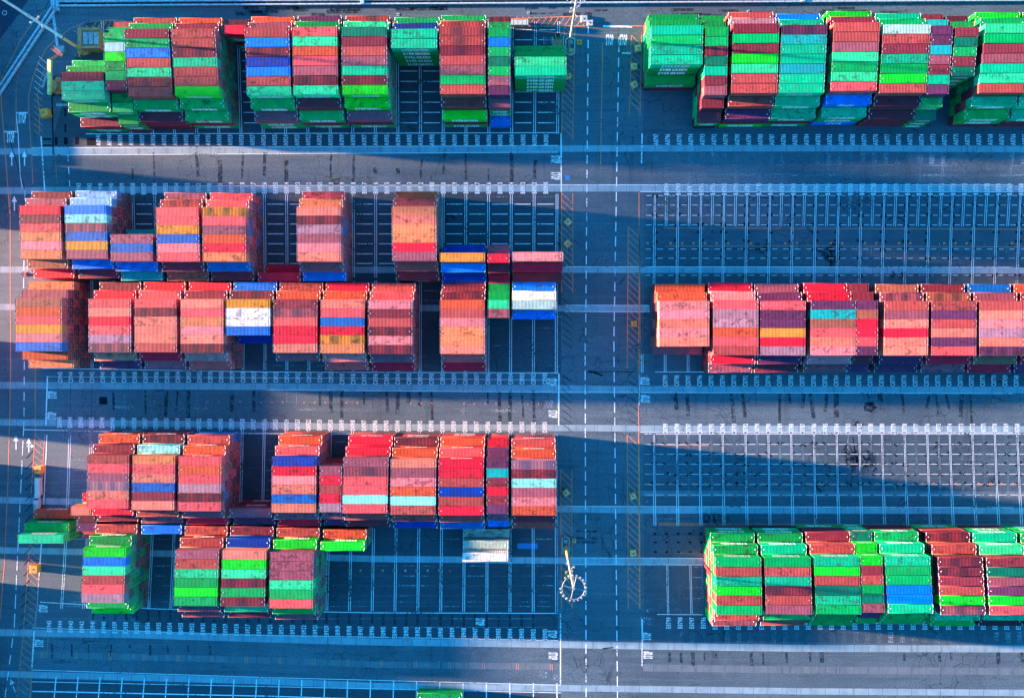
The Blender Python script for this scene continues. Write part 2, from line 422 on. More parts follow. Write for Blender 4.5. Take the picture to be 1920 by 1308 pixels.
# row letters beside the bays
for i, ch in enumerate('BCDEFGHJKLMN'): text(FW, ch, 1212, 396+i*15.3, .8, 1.1, 0)
for i, ch in enumerate('MLKJHGFEDCBA'): text(FW, ch, 1212, 534+i*15.6, .8, 1.1, 0)
for i, ch in enumerate('BCDEFGH'): text(FW, ch, 1212, 848+i*15.2, .8, 1.1, 0)
for i, ch in enumerate('EDCBA'): text(FW, ch, 1214, 1074+i*17.5, .8, 1.1, 0)
for i, ch in enumerate('BCDEFGH'): text(FW, ch, 1051.5, 398+i*18, .8, 1.1, 0)
for i, ch in enumerate('KJHGFEDCBA'): text(FW, ch, 1049.5, 545+i*15.6, .8, 1.1, 0)
for i, ch in enumerate('FEDCBA'): text(FW, ch, 1050, 1040+i*17, .8, 1.1, 0)
for i, ch in enumerate('ABCDEF'): text(FW, ch, 78-i*.4, 814+i*17, .8, 1.0, 0)
for i, ch in enumerate('FEDCBA'): text(FW, ch, 68-i*1.4, 1022+i*19, .8, 1.0, 0)
text(FW, 'J', 145, 106, .8, 1.3, 0)
# arrows
def arrow(px, py, ang, L=4.2, w=1.5, mb=W):
    c = G(px, py); ca, sa = math.cos(R(ang)), math.sin(R(ang))
    def T(u, v): return (c.x+u*ca-v*sa, c.y+u*sa+v*ca, ZP)
    mb.quad(T(-L/2, -.16), T(.1*L, -.16), T(.1*L, .16), T(-L/2, .16)); mb.poly([T(.1*L, -w/2), T(L/2, 0), T(.1*L, w/2)])
for a in ((27,381,90),(30,829,90),(54,834,90),(57,836,0,2.2,1.3),(24,1284,110),(1175,100,0,2.6,.9),(22,297,90),(46,297,90)): arrow(*a)

# bay grids on the left: double lines at every even slot, row lines between them
def column(cf, n, y0, y1, w=.16, gap=.55, mb=W, dbl=True):
    ys = np.linspace(y0, y1, max(2, int((y1-y0)/60)+1))
    P = [G(cf(n, y), y) for y in ys]
    for s in ((-.5, .5) if dbl else (0,)): mb.ribbon([(p.x+s*gap, p.y) for p in P], w, ZP)
def rowline(cf, n0, n1, ys, mb=FW, w=.22, cut=.9, step=2):
    for y in ys:
        for n in range(n0, n1, step):
            a, b = cf(n, y), cf(n+step, y); yy = y
            A, B = G(a, yy), G(b, yy); d = (B-A).normalized()*cut
            mb.ribbon([A+d, B-d], w, ZP)
for n in range(0, 42, 2): column(colL, n, 40, 251)
for n in range(0, 44, 2):
    column(colL, n, 364, 520); column(colL, n, 526, 700-n*.25)
for n in range(0, 46, 2):
    column(colL, n, 813-n*.4, 985); column(colL, n, 990, 1147-n*.15)
rowline(colL, 0, 42, (56,75,95,114,133.6,153,172.4,192,211,230.5), W)
rowline(colL, 0, 42, (382.8,401.4,420,438.4,457,475.9,494), W)
rowline(colL, 0, 44, (545,563,590,615,647.5,668,685))
rowline(colL, 0, 44, (828,845,862,881,900,918,930,972), FW, .16)
rowline(colL, 0, 44, (1010,1060,1079,1097,1116,1127.4,1136), FW, .2)
rowline(colL, 0, 44, (1159,1175), FW, .14, .3)
line(W, [(160,251),(500,250.5),(1046,249)], .2); line(W, [(80,690),(500,697),(1046,699)], .2)
line(W, [(88,706),(500,708),(1046,712)], .1) ; line(W, [(75,1128),(300,1141),(700,1148),(1046,1149)], .2)
line(W, [(45,813-8),(300,811),(1046,816)], .2); line(FW, [(200,367),(1046,369)], .2)
# edge lines of the strips
for pts in ([(60,277),(500,275.7),(1046,273)], [(60,291),(500,288.6),(1046,285.5)], [(360,348.5),(1052,346.5),(1900,346.5)], [(1200,359.5),(1900,360)],
            [(500,730.8),(1046,735),(1900,737.5)], [(1200,810),(1900,811)], [(1200,500),(1900,501)], [(1060,500),(1210,500)], [(1060,572),(1218,572.5)], [(1060,584),(1218,584.5)],
            [(1060,948.5),(1900,951)], [(60,1176),(500,1190),(1046,1200)], [(60,1255),(500,1269),(1052,1283.5)], [(1060,1045),(1318,1046)], [(1060,1057.5),(1318,1058.5)],
            [(60,1277),(500,1286),(1052,1298)]):
    line(W, pts, .16)
# bottom block grid
for n in range(0, 46, 2): column(colL, n, 1279-n*.28+19-18, 1318, .3, 0, W, False)
line(W, [(60,1295),(500,1304),(700,1310)], .3)
# bay grids on the right
for i in range(-1, 33):
    column(colR, i, 364+(i % 3), 424, .12, .36 if i % 2 else .5)
    if i % 2: column(colR, i, 424, 533, .13, .5)
    else: column(colR, i, 455, 478, .14, 0, FW, False)
    column(colR, i, 814, 926, .11, .35, W if i % 2 else FW)
    if i % 2: column(colR, i, 926, 985)
    if i % 2 == 0: column(colR, i, 309, 347, .12, .4, FW)
for i in range(-1, 4): column(colR, i, 1060, 1152, .12, .4, FW if i % 2 else W)
for i in (-2, 0, 2, 4): column(colR, i, 664, 698, .16, .5, W)
rowline(colR, -2, 32, (366.6,384.5,403.7,421.7,467,484,516), W, .13, .8, 1)
rowline(colR, -2, 32, (813.4,832.6,851,869.7,888.4,907.6,927.2), W, .13, .5, 1)
rowline(colR, -2, 4, (1063,1082,1101,1121,1141), FW, .2, .5, 1)
rowline(colR, -2, 32, (972,), FW, .12, .2, 1)
for y in (309, 326, 328.5): line(FW, [(1208,y),(1920,y+1.5)], .16)
line(W, [(1232,1151),(1318,1151.5)], .16); line(W, [(1228,697),(1320,697)], .16)
for y in (427.7, 461): line(Y, [(1245,y),(1540,y+.5),(1920,y+2)], .12)
line(Y, [(1235,981),(1920,983)], .14); line(Y, [(1235,984),(1920,986)], .1)
line(Y, [(1240,833.5),(1330,835)], .1)
for i in range(-2, 32):                # socket plates
    for y in (456, 907):
        x = colR(i, y) + 9
        p = G(x, y); s = .28
        Y.quad((p.x-s, p.y-s, ZP), (p.x+s, p.y-s, ZP), (p.x+s, p.y+s, ZP), (p.x-s, p.y+s, ZP)) if random.random() < .6 else None
for x in range(250, 1040, 20):
    p = G(x, 752+(x-250)*.007); s = .16
    if random.random() < .45: Y.quad((p.x-s, p.y-s, ZP), (p.x+s, p.y-s, ZP), (p.x+s, p.y+s, ZP), (p.x-s, p.y+s, ZP))
for x in range(655, 850, 21):
    p = G(x, 1069); s = .3
    Y.quad((p.x-s, p.y-s, ZP), (p.x+s, p.y-s, ZP), (p.x+s, p.y+s, ZP), (p.x-s, p.y+s, ZP))
for x0, x1, yy in ((216,390,721.5),(538,712,724),(862,1040,727),(216,390,765),(538,712,768),(862,1040,770)):
    for d in (0, 3): line(FW, [(x0, yy-3+d),(x1, yy+d)], .16)
for x in (216,234,370,387,538,556,696,712,869): line(FW, [(x,700),(x,800)], .11)
# tick marks on the tan strip
for i in range(46):
    x = 80+i*21.2; y = 1226.5+(x-60)*.0245
    for d in (-2.2, 1.6): line(FW if i % 3 else Y, [(x+d, y-6),(x+d, y+6)], .12)
for i in range(34):
    x = 1222+i*20.7; y = 1251+(x-1206)*.0105
    for d in (-2, 1.8): line(FW, [(x+d, y-6),(x+d+1, y+6)], .12)

# central road
line(W, [(1052,250),(1052.5,360)], .34); line(W, [(1048,700),(1047.5,797)], .34); line(W, [(1051,1150),(1051,1282)], .34)
line(FW, [(1045,363),(1046,520),(1046,700),(1044,960),(1046,1160)], .26)
dash(W, 1103,48, 1098,640, 15.5,11.5, .28); dash(W, 1097,640, 1099,1318, 18,9, .28)
dash(W, 1161,52, 1151,640, 18,10, .28); dash(W, 1151,640, 1158,1318, 19,9.5, .28)
line(Y, [(1130,80),(1126,308)], .2)
line(W, [(1131,49.5),(1185,50.5)], .5); line(W, [(1161,51),(1160,92)], .24)
line(W, [(1204,250),(1203,306)], .34); line(W, [(1198.5,700),(1198,760)], .34); line(W, [(1204,1160),(1204,1248)], .34)
line(Y, [(1198,360),(1200,640),(1197,760),(1199,900),(1200,1140)], .2); line(FW, [(1202,1155),(1205,1250)], .2)
# hatched islands
def hatch(x0a, x0b, y0, x1a, x1b, y1, step, rise, mb=Y, edges=True, w=.15):
    if edges:
        line(mb, [(x0a, y0),(x1a, y1)], .17); line(mb, [(x0b, y0),(x1b, y1)], .17)
    y = y0
    while y+rise < y1:
        t = (y-y0)/(y1-y0); t2 = (y+rise-y0)/(y1-y0)
        line(mb, [(x0a+(x1a-x0a)*t, y),(x0b+(x1b-x0b)*t2, y+rise)], w); y += step
hatch(1058,1078,50, 1053,1074,262, 12.5, 20)
hatch(1053,1074,362, 1053,1074,548, 12.5, 20)
hatch(1051,1072,880, 1053,1073,1140, 13, 21)
hatch(1184,1203,66, 1180,1200,218, 12.3, 19)
hatch(1178,1199,425, 1176,1197,690, 13, 20)
hatch(1176,1197,815, 1178,1199,1140, 13, 20)
line(Y, [(730,42),(900,38),(1100,30)], .17); line(Y, [(958,50),(1097,49)], .17)
for i in range(13): line(Y, [(958+i*11.2, 49),(970+i*11.2, 31.5)], .16)
line(Y, [(1180,49),(1204,49)], .17)
for y in range(560, 900, 13):          # blacked-out hatching
    if 700 < y < 800 or y < 640: line(K, [(1054, y),(1072, y+14)], .16)
for y in range(700, 790, 14): line(K, [(1178, y),(1197, y+14)], .14)
# left road: edge lines, lanes, hatching
hatch(66,84,815, 58,77,930, 12.5, 15); hatch(56,76,1020, 44,66,1180, 12.5, 17); hatch(44,66,1185, 30,56,1318, 13, 18)
dash(W, 45,790, 26,1190, 27,9, .24); dash(W, 24,1196, 8,1318, 18,13, .24)
dash(W, 47,356, 44,560, 19,14, .24); dash(W, 46,590, 45,790, 16,13, .24)
line(Y, [(19,360),(20,700),(18,790),(15,900),(8,1060),(0,1160)], .17)
line(Y, [(66,690),(66,815)], .15); line(Y, [(90,1194),(88,1232)], .15)
line(W, [(89,705),(86,797)], .34); line(W, [(64,1182),(60,1250)], .34); line(W, [(88,815),(82,945)], .28); line(W, [(78,1018),(66,1175)], .28)
for n in (42, 44): column(colL, n, 700, 790, .1, 0, K, False)
for i in range(30): line(K, [(66-i*.9 if i > 12 else 62-i*.4, 845+i*20),(51-i*.9 if i > 12 else 49-i*.4, 859+i*20)], .22) if 845+i*20 < 1180 else None
# upper left: arcs, hatching and lane lines
def arc(pts, w, mb): line(mb, pts, w)
line(Y, [(0,152),(12,128),(22,110),(40,73),(62,42),(78,26),(90,18),(104,13)], .17)
line(Y, [(30,250),(30,170),(36,130),(48,95),(62,72),(78,55),(100,43),(116,66),(130,55),(160,42),(200,38.5),(232,39)], .17)
line(Y, [(54,208),(54,180),(60,150),(72,118),(88,90),(104,75)], .17); line(Y, [(74,248),(74,208),(70,180),(76,150),(90,118)], .15)
line(Y, [(0,130),(3,200),(8,260),(11,300),(18,400)], .2); line(Y, [(54,208),(58,270),(62,345)], .13); line(Y, [(103,286),(107,345)], .11)
line(W, [(30,210),(34,250),(38,330),(42,352)], .22); line(W, [(31,211.5),(52,211.5)], .34); line(W, [(8,247),(33,247)], .34); line(W, [(77,256),(80,300),(84,360)], .34)
for i in range(13):
    y = 96+i*11.5; x = 74-14*math.sin(min(1, (i+2)/8)*1.5)
    line(Y if i > 5 else W, [(x+4, y+10),(x+20, y+24)], .14)
for i in range(10): line(Y, [(173+i*9, 56),(181+i*9, 40)], .17)
dash(W, 127,290, 131,350, 13,11, .22)
# patched lettering blocks and blacked-out marks
for x0, y0, x1, y1 in ((80,259,96,263),(80,271,97,274),(103,257,108,272),(120,258,127,271),(141,258,148,271),(121,204,124,219),(121,233,124,248),(163,259,182,273),(186,744,201,758)):
    a, b = G(x0, y1), G(x1, y0); K.quad((a.x, a.y, ZS), (b.x, a.y, ZS), (b.x, b.y, ZS), (a.x, b.y, ZS))
line(K, [(97,150),(100,290)], .42); line(K, [(20,268),(48,360)], .16); line(K, [(148,254),(162,250)], .2)
# wheel tracks of the yard cranes across the aisles
for n in range(2, 42, 2):
    if random.random() < .75:
        y_ = random.choice((286, 286, 300, 316)); line(ST, [(colL(n, 290)+random.uniform(-3, 3), y_),(colL(n, 315)+random.uniform(-1, 1), 318),(colL(n, 340), random.uniform(325, 346))], random.uniform(.4, 1.3), ZS)
for n in range(2, 42):
    if random.random() < .5: line(ST, [(colL(n, 730), 732),(colL(n, 770)+random.uniform(-3, 3), random.uniform(750, 795))], random.uniform(.5, 1.2), ZS)
    line(ST, [(colL(n, 1155), 1152-n*.25),(colL(n, 1168), 1176-n*.35)], .75, ZS)
for i in range(0, 31):
    if random.random() < .55: line(ST, [(colR(i, 740)+random.uniform(-6, 6), 737),(colR(i, 760), random.uniform(755, 795))], random.uniform(.5, 1.5), ZS)
    if random.random() < .3: line(ST, [(colR(i, 1225), 1222),(colR(i, 1240), random.uniform(1235, 1248))], random.uniform(.5, 1.2), ZS)
for i in range(9): x_ = 95+i*37+random.uniform(-3, 3); line(ST, [(x_, 1207+i*.3),(x_+random.uniform(-1, 1), 1207+i*.3+random.uniform(8, 30))], random.uniform(.4, .8), ZS)
for k in range(26):                    # rubber smears on the top aisle
    x = random.uniform(440, 1650); y = random.uniform(14, 30)
    line(ST, [(x, y),(x+random.uniform(15, 70), y+random.uniform(-1, 1))], random.uniform(.4, 1.3), ZS)
def spot(px, py, r, mb=OIL, ry=None, z=ZS):
    c = G(px, py); ry = ry or r
    k = 11; ph = random.random()*6
    mb.poly([(c.x+r*(1+.25*math.sin(3*t+ph))*math.cos(t), c.y+ry*(1+.25*math.sin(2*t+ph))*math.sin(t), z) for t in [2*math.pi*i/k for i in range(k)]])
# tyre-black spots at the slot corners
for i in range(-1, 32):
    for y in (832.6,851,869.7,888.4,907.6): 
        for d in (-4, 4): spot(colR(i, y)+d, y+random.uniform(-2, 2), .45, K) if random.random() < .5 else None
    if i % 2:
        for y in (366.6,384.5,403.7,421.7,436,452,467,484,516):
            for d in (-4, 4): spot(colR(i, y)+d, y+random.uniform(-1.5, 1.5), .42, K) if random.random() < .6 else None
for i in range(-1, 6):
    for y in (1000,1016,1034): spot(colR(i, y), y, .5, K, .3)
for n in range(0, 12, 2):
    for y in (382.8,401.4,420,438.4,457):
        for d in (-4.5, 4.5): spot(colL(n, y)+d, y, .4, K) if random.random() < .55 else None
# big oil stains where the photograph shows them
for x, y, r in ((1557,475,3.2),(1560,492,1.6),(1540,470,1.2),(1430,467,2.4),(1605,860,4.5),(1625,865,3),(1592,850,2.2),(1330,972,2.0),(1345,971,2.0),(1540,914,1.6),
                (1632,758,2.2),(1645,768,1.2),(1612,795,1.6),(1676,516,1.1),(1690,518,1.3),(1763,888,1),(1757,834,1.6),(1865,900,1.4),(1895,465,1.0),(842,408,1),(1690,398,.9),(1665,720,1.1)):
    for k in range(4): spot(x+random.uniform(-9, 9), y+random.uniform(-6, 6), r*random.uniform(.3, .8), OIL if k else ST)
line(K, [(1559,455),(1558,500)], .8, ZS); line(K, [(1360,467),(1440,467.5)], .3, ZS); line(K, [(1400,468),(1434,467)], .5, ZS)
for k in range(14):
    a = random.uniform(0, 6.28); L = random.uniform(10, 45)
    line(K, [(1608,862),(1608+L*math.cos(a)*.5, 862+L*math.sin(a)*.4),(1608+L*math.cos(a), 862+L*math.sin(a))], random.uniform(.1, .35), ZS)
line(K, [(1665,412),(1675,407),(1690,409),(1698,418)], .3, ZS); line(K, [(1410,373),(1430,370),(1452,374)], .2, ZS)
line(K, [(1100,697),(1140,696.5),(1190,697)], .22, ZS); line(K, [(1103,696),(1112,697),(1130,704)], .5, ZS)
for y in (995, 1008, 1016): line(ST, [(1080,y),(1120,y+random.uniform(-1,1))], .5, ZS)
line(K, [(1130,1215),(1150,1213)], .35, ZS)
BP = MB()
for x0, y0, x1, y1 in ((1059,329,1069,338),(970,1018,1008,1028)):
    a, b = G(x0, y1), G(x1, y0); BP.quad((a.x, a.y, ZS), (b.x, a.y, ZS), (b.x, b.y, ZS), (a.x, b.y, ZS))
structure(BP.build('blue_markings', paint_mat('blue_paint', (.02, .16, .42), .3)))
structure(W.build('white_markings', M_WHITE)); structure(TX.build('painted_numbers', paint_mat('number_paint', (.74, .76, .78), .16, 2.0))); structure(FW.build('faded_markings', M_FAINT)); structure(Y.build('yellow_markings', M_YELL))
structure(K.build('black_marks', M_BLACK)); structure(ST.build('tyre_tracks', M_STAIN)); structure(OIL.build('oil_stains', M_OIL))

# the far side of the guard rail at the top: a dark service road
t = MB(); P = [G(-60,-60), G(112,-60), G(60,-10), G(26,40), G(-60,150)]
t.poly([(p.x, p.y, .004) for p in reversed(P)]); structure(t.build('service_road', simple('dark_road', (.010, .028, .06), .85)))

# ------------------------------------------------------------------ shipping containers
PAL = {  # code: (name, sRGB of the paint)
 'L': ('bright lime green', (12,200,40)), 'G': ('emerald green', (4,165,80)), 'N': ('light mint green', (40,205,125)), 'A': ('sea green', (4,178,118)),
 'T': ('dark teal green', (4,112,80)), 'E': ('deep green', (3,150,66)), 'B': ('bright blue', (0,118,220)), 'V': ('dark blue', (0,58,150)),
 'U': ('mid blue', (12,96,170)), 'b': ('pale steel blue', (120,175,225)), 'R': ('crimson red', (208,34,60)), 'S': ('coral red', (214,86,90)),
 'P': ('salmon', (212,120,102)), 'K': ('pale pink', (208,120,124)), 'O': ('tan orange', (212,124,84)), 'Q': ('rust orange', (190,82,56)),
 'Y': ('ochre yellow', (198,134,56)), 'D': ('brick red', (166,74,72)), 'M': ('maroon', (122,48,62)), 'W': ('dusty mauve', (144,80,94)),
 'X': ('dark purple', (95,50,85)), 'Z': ('dark plum brown', (80,40,50)), 'H': ('greyish lavender', (158,118,132)), 'I': ('off white', (215,215,212)),
 'C': ('pale aqua', (125,215,200)), 'J': ('turquoise', (20,165,165)), 'F': ('dull brown', (150,90,75)), 'c': ('greyish mint', (150,190,180)) }
GREENS = set('LGNATE')
HC = 2.896
TYPES = {40: 12.192, 45: 13.716, 20: 6.058}

def body_mesh(L):
    """frame, corrugated side walls, front wall and floor; corner castings stand 3 mm proud"""
    m = MB(); w = 1.219; x = L/2; h = HC
    for sx in (-1, 1):
        for sy in (-1, 1):
            m.box(min(sx*x, sx*(x-.16)), min(sy*w, sy*(w-.14)), .118, max(sx*x, sx*(x-.16)), max(sy*w, sy*(w-.14)), h-.118)
            for z0 in (0, h-.118):
                m.box(min(sx*(x+.003), sx*(x-.30)), min(sy*(w+.003), sy*(w-.162)), z0+(.003 if z0 else 0), max(sx*(x+.003), sx*(x-.30)), max(sy*(w+.003), sy*(w-.162)), z0+.118+(.003 if z0 else 0), 1)
    for sy in (-1, 1):
        for z0, z1 in ((.02, .16), (h-.10, h-.003)):
            m.box(-x+.18, min(sy*w, sy*(w-.07)), z0, x-.18, max(sy*w, sy*(w-.07)), z1)
        n = int(L/.56); a = L-.34; st = a/n
        for i in range(n):                                # trapezoid corrugation
            x0 = -a/2+i*st; ys = [sy*(w-.052), sy*(w-.012), sy*(w-.012), sy*(w-.052), sy*(w-.052)]; xs = [x0, x0+st*.2, x0+st*.5, x0+st*.7, x0+st]
            for j in range(4):
                q = [(xs[j], ys[j], .15), (xs[j+1], ys[j+1], .15), (xs[j+1], ys[j+1], h-.09), (xs[j], ys[j], h-.09)]
                m.quad(*(q if sy < 0 else q[::-1]))
    for z0, z1 in ((.02, .16), (h-.16, h-.004)): m.box(-x, -w+.17, z0, -x+.1, w-.17, z1)
    n = 7; st = (2*w-.30)/n
    for i in range(n):
        y0 = -w+.15+i*st; ys = [y0, y0+st*.2, y0+st*.5, y0+st*.7, y0+st]; xs = [-x+.05, -x+.012, -x+.012, -x+.05, -x+.05]
        for j in range(4): m.quad((xs[j+1], ys[j+1], .15), (xs[j], ys[j], .15), (xs[j], ys[j], h-.15), (xs[j+1], ys[j+1], h-.15))
    m.quad((-x+.1, w-.06, .05), (x-.1, w-.06, .05), (x-.1, -w+.06, .05), (-x+.1, -w+.06, .05))
    return m
def roof_mesh(L, dots=1):
    m = MB(); x = L/2-.11; w = 1.219-.045; z = HC-.03; n = int(L/.40); a = 2*x-.5; st = a/n
    m.quad((-x, -w, z), (-x+.25, -w, z), (-x+.25, w, z), (-x, w, z)); m.quad((x-.25, -w, z), (x, -w, z), (x, w, z), (x-.25, w, z))
    for i in range(n):
        x0 = -a/2+i*st; xs = [x0, x0+st*.15, x0+st*.5, x0+st*.65, x0+st]; zs = [z, z+.024, z+.024, z, z]
        for j in range(4): m.quad((xs[j], -w, zs[j]), (xs[j+1], -w, zs[j+1]), (xs[j+1], w, zs[j+1]), (xs[j], w, zs[j]))
    for sx in (-1, 1):                                      # white crane marks at both ends
        cx = sx*(L/2-.72)
        if dots: m.box(cx-.10, -.11, z+.023, cx+.10, .11, z+.030, 1)
        cx = sx*(L/2-.05)
        for y0 in ((-.85, .45) if dots else ()): m.box(cx-.05, y0, z+.004, cx+.05, y0+.4, z+.034, 1)
    return m
def door_mesh(L):
    m = MB(); x = L/2; w = 1.219
    m.box(x-.10, -w+.17, .02, x, w-.17, .16); m.box(x-.10, -w+.17, HC-.16, x, w-.17, HC-.004)
    for s in (-1, 1):
        y0, y1 = sorted((s*.012, s*(w-.15)))
        m.box(x-.06, y0, .17, x-.025, y1, HC-.17)
        for k in range(5):
            z0 = .22+k*.5; m.box(x-.025, y0+.05, z0, x-.008, y1-.05, z0+.34)
    return m
def bar_mesh(L, y):
    m = MB(); x = L/2+.022
    m.bar((x, y, .1), (x, y, HC-.1), .028, 6); m.box(x-.02, y-.02, 1.05, x+.02, y+.42*(1 if y < 0 else -1)*.6+.02, 1.13) if y > -9 else None
    for z in (.12, 1.0, 1.9, HC-.2): m.box(x-.03, y-.07, z, x+.034, y+.07, z+.1)
    return m
BARS_Y = (-.85, -.30, .30, .85)
BODY = {k: body_mesh(v).mesh('container_body', [M_BOX, M_STEEL]) for k, v in TYPES.items()}
ROOF = {(k, d): roof_mesh(v, d).mesh('container_roof', [M_BOX, M_MARK]) for k, v in TYPES.items() for d in (0, 1)}
DOOR = {k: door_mesh(v).mesh('container_door', [M_BOX]) for k, v in TYPES.items()}
BAR = {(k, y): bar_mesh(v, y).mesh('locking_bar', [M_BARS]) for k, v in TYPES.items() for y in BARS_Y}
def text_mb(s, wid, hgt, side):
    """lettering on a long side wall (side -1: towards -y, +1: towards +y)"""
    vs, fs = word(s, .034); m = MB(); y = side*(1.219+.004)
    for u, v in vs: m.v.append(((u-.5)*wid*(1 if side < 0 else -1), y, 1.30+(v-.5)*hgt))
    for p in fs: m.f.append(p); m.m.append(0)
    return m
_tm = {}
def text_spec(code, length, block, k):
    if block in ('A', 'AR', 'E', 'ER'):
        if code in GREENS: return ('EVERGREEN', {40: 7.0, 45: 7.2, 20: 3.9}[length], 1.6 if length > 20 else 1.2)
        if code == 'B' and block == 'AR': return ('ITALIA', 4.3, 1.6)
    if block in ('D', 'B', 'E') and code in 'QRSDM' and length > 20 and k % 3 != 1: return ('HAMBURG SÜD', 5.8, 1.3)
    return None
def text_mesh(spec, side):
    if (spec, side) not in _tm: _tm[(spec, side)] = text_mb(*spec, side)
    return _tm[(spec, side)]

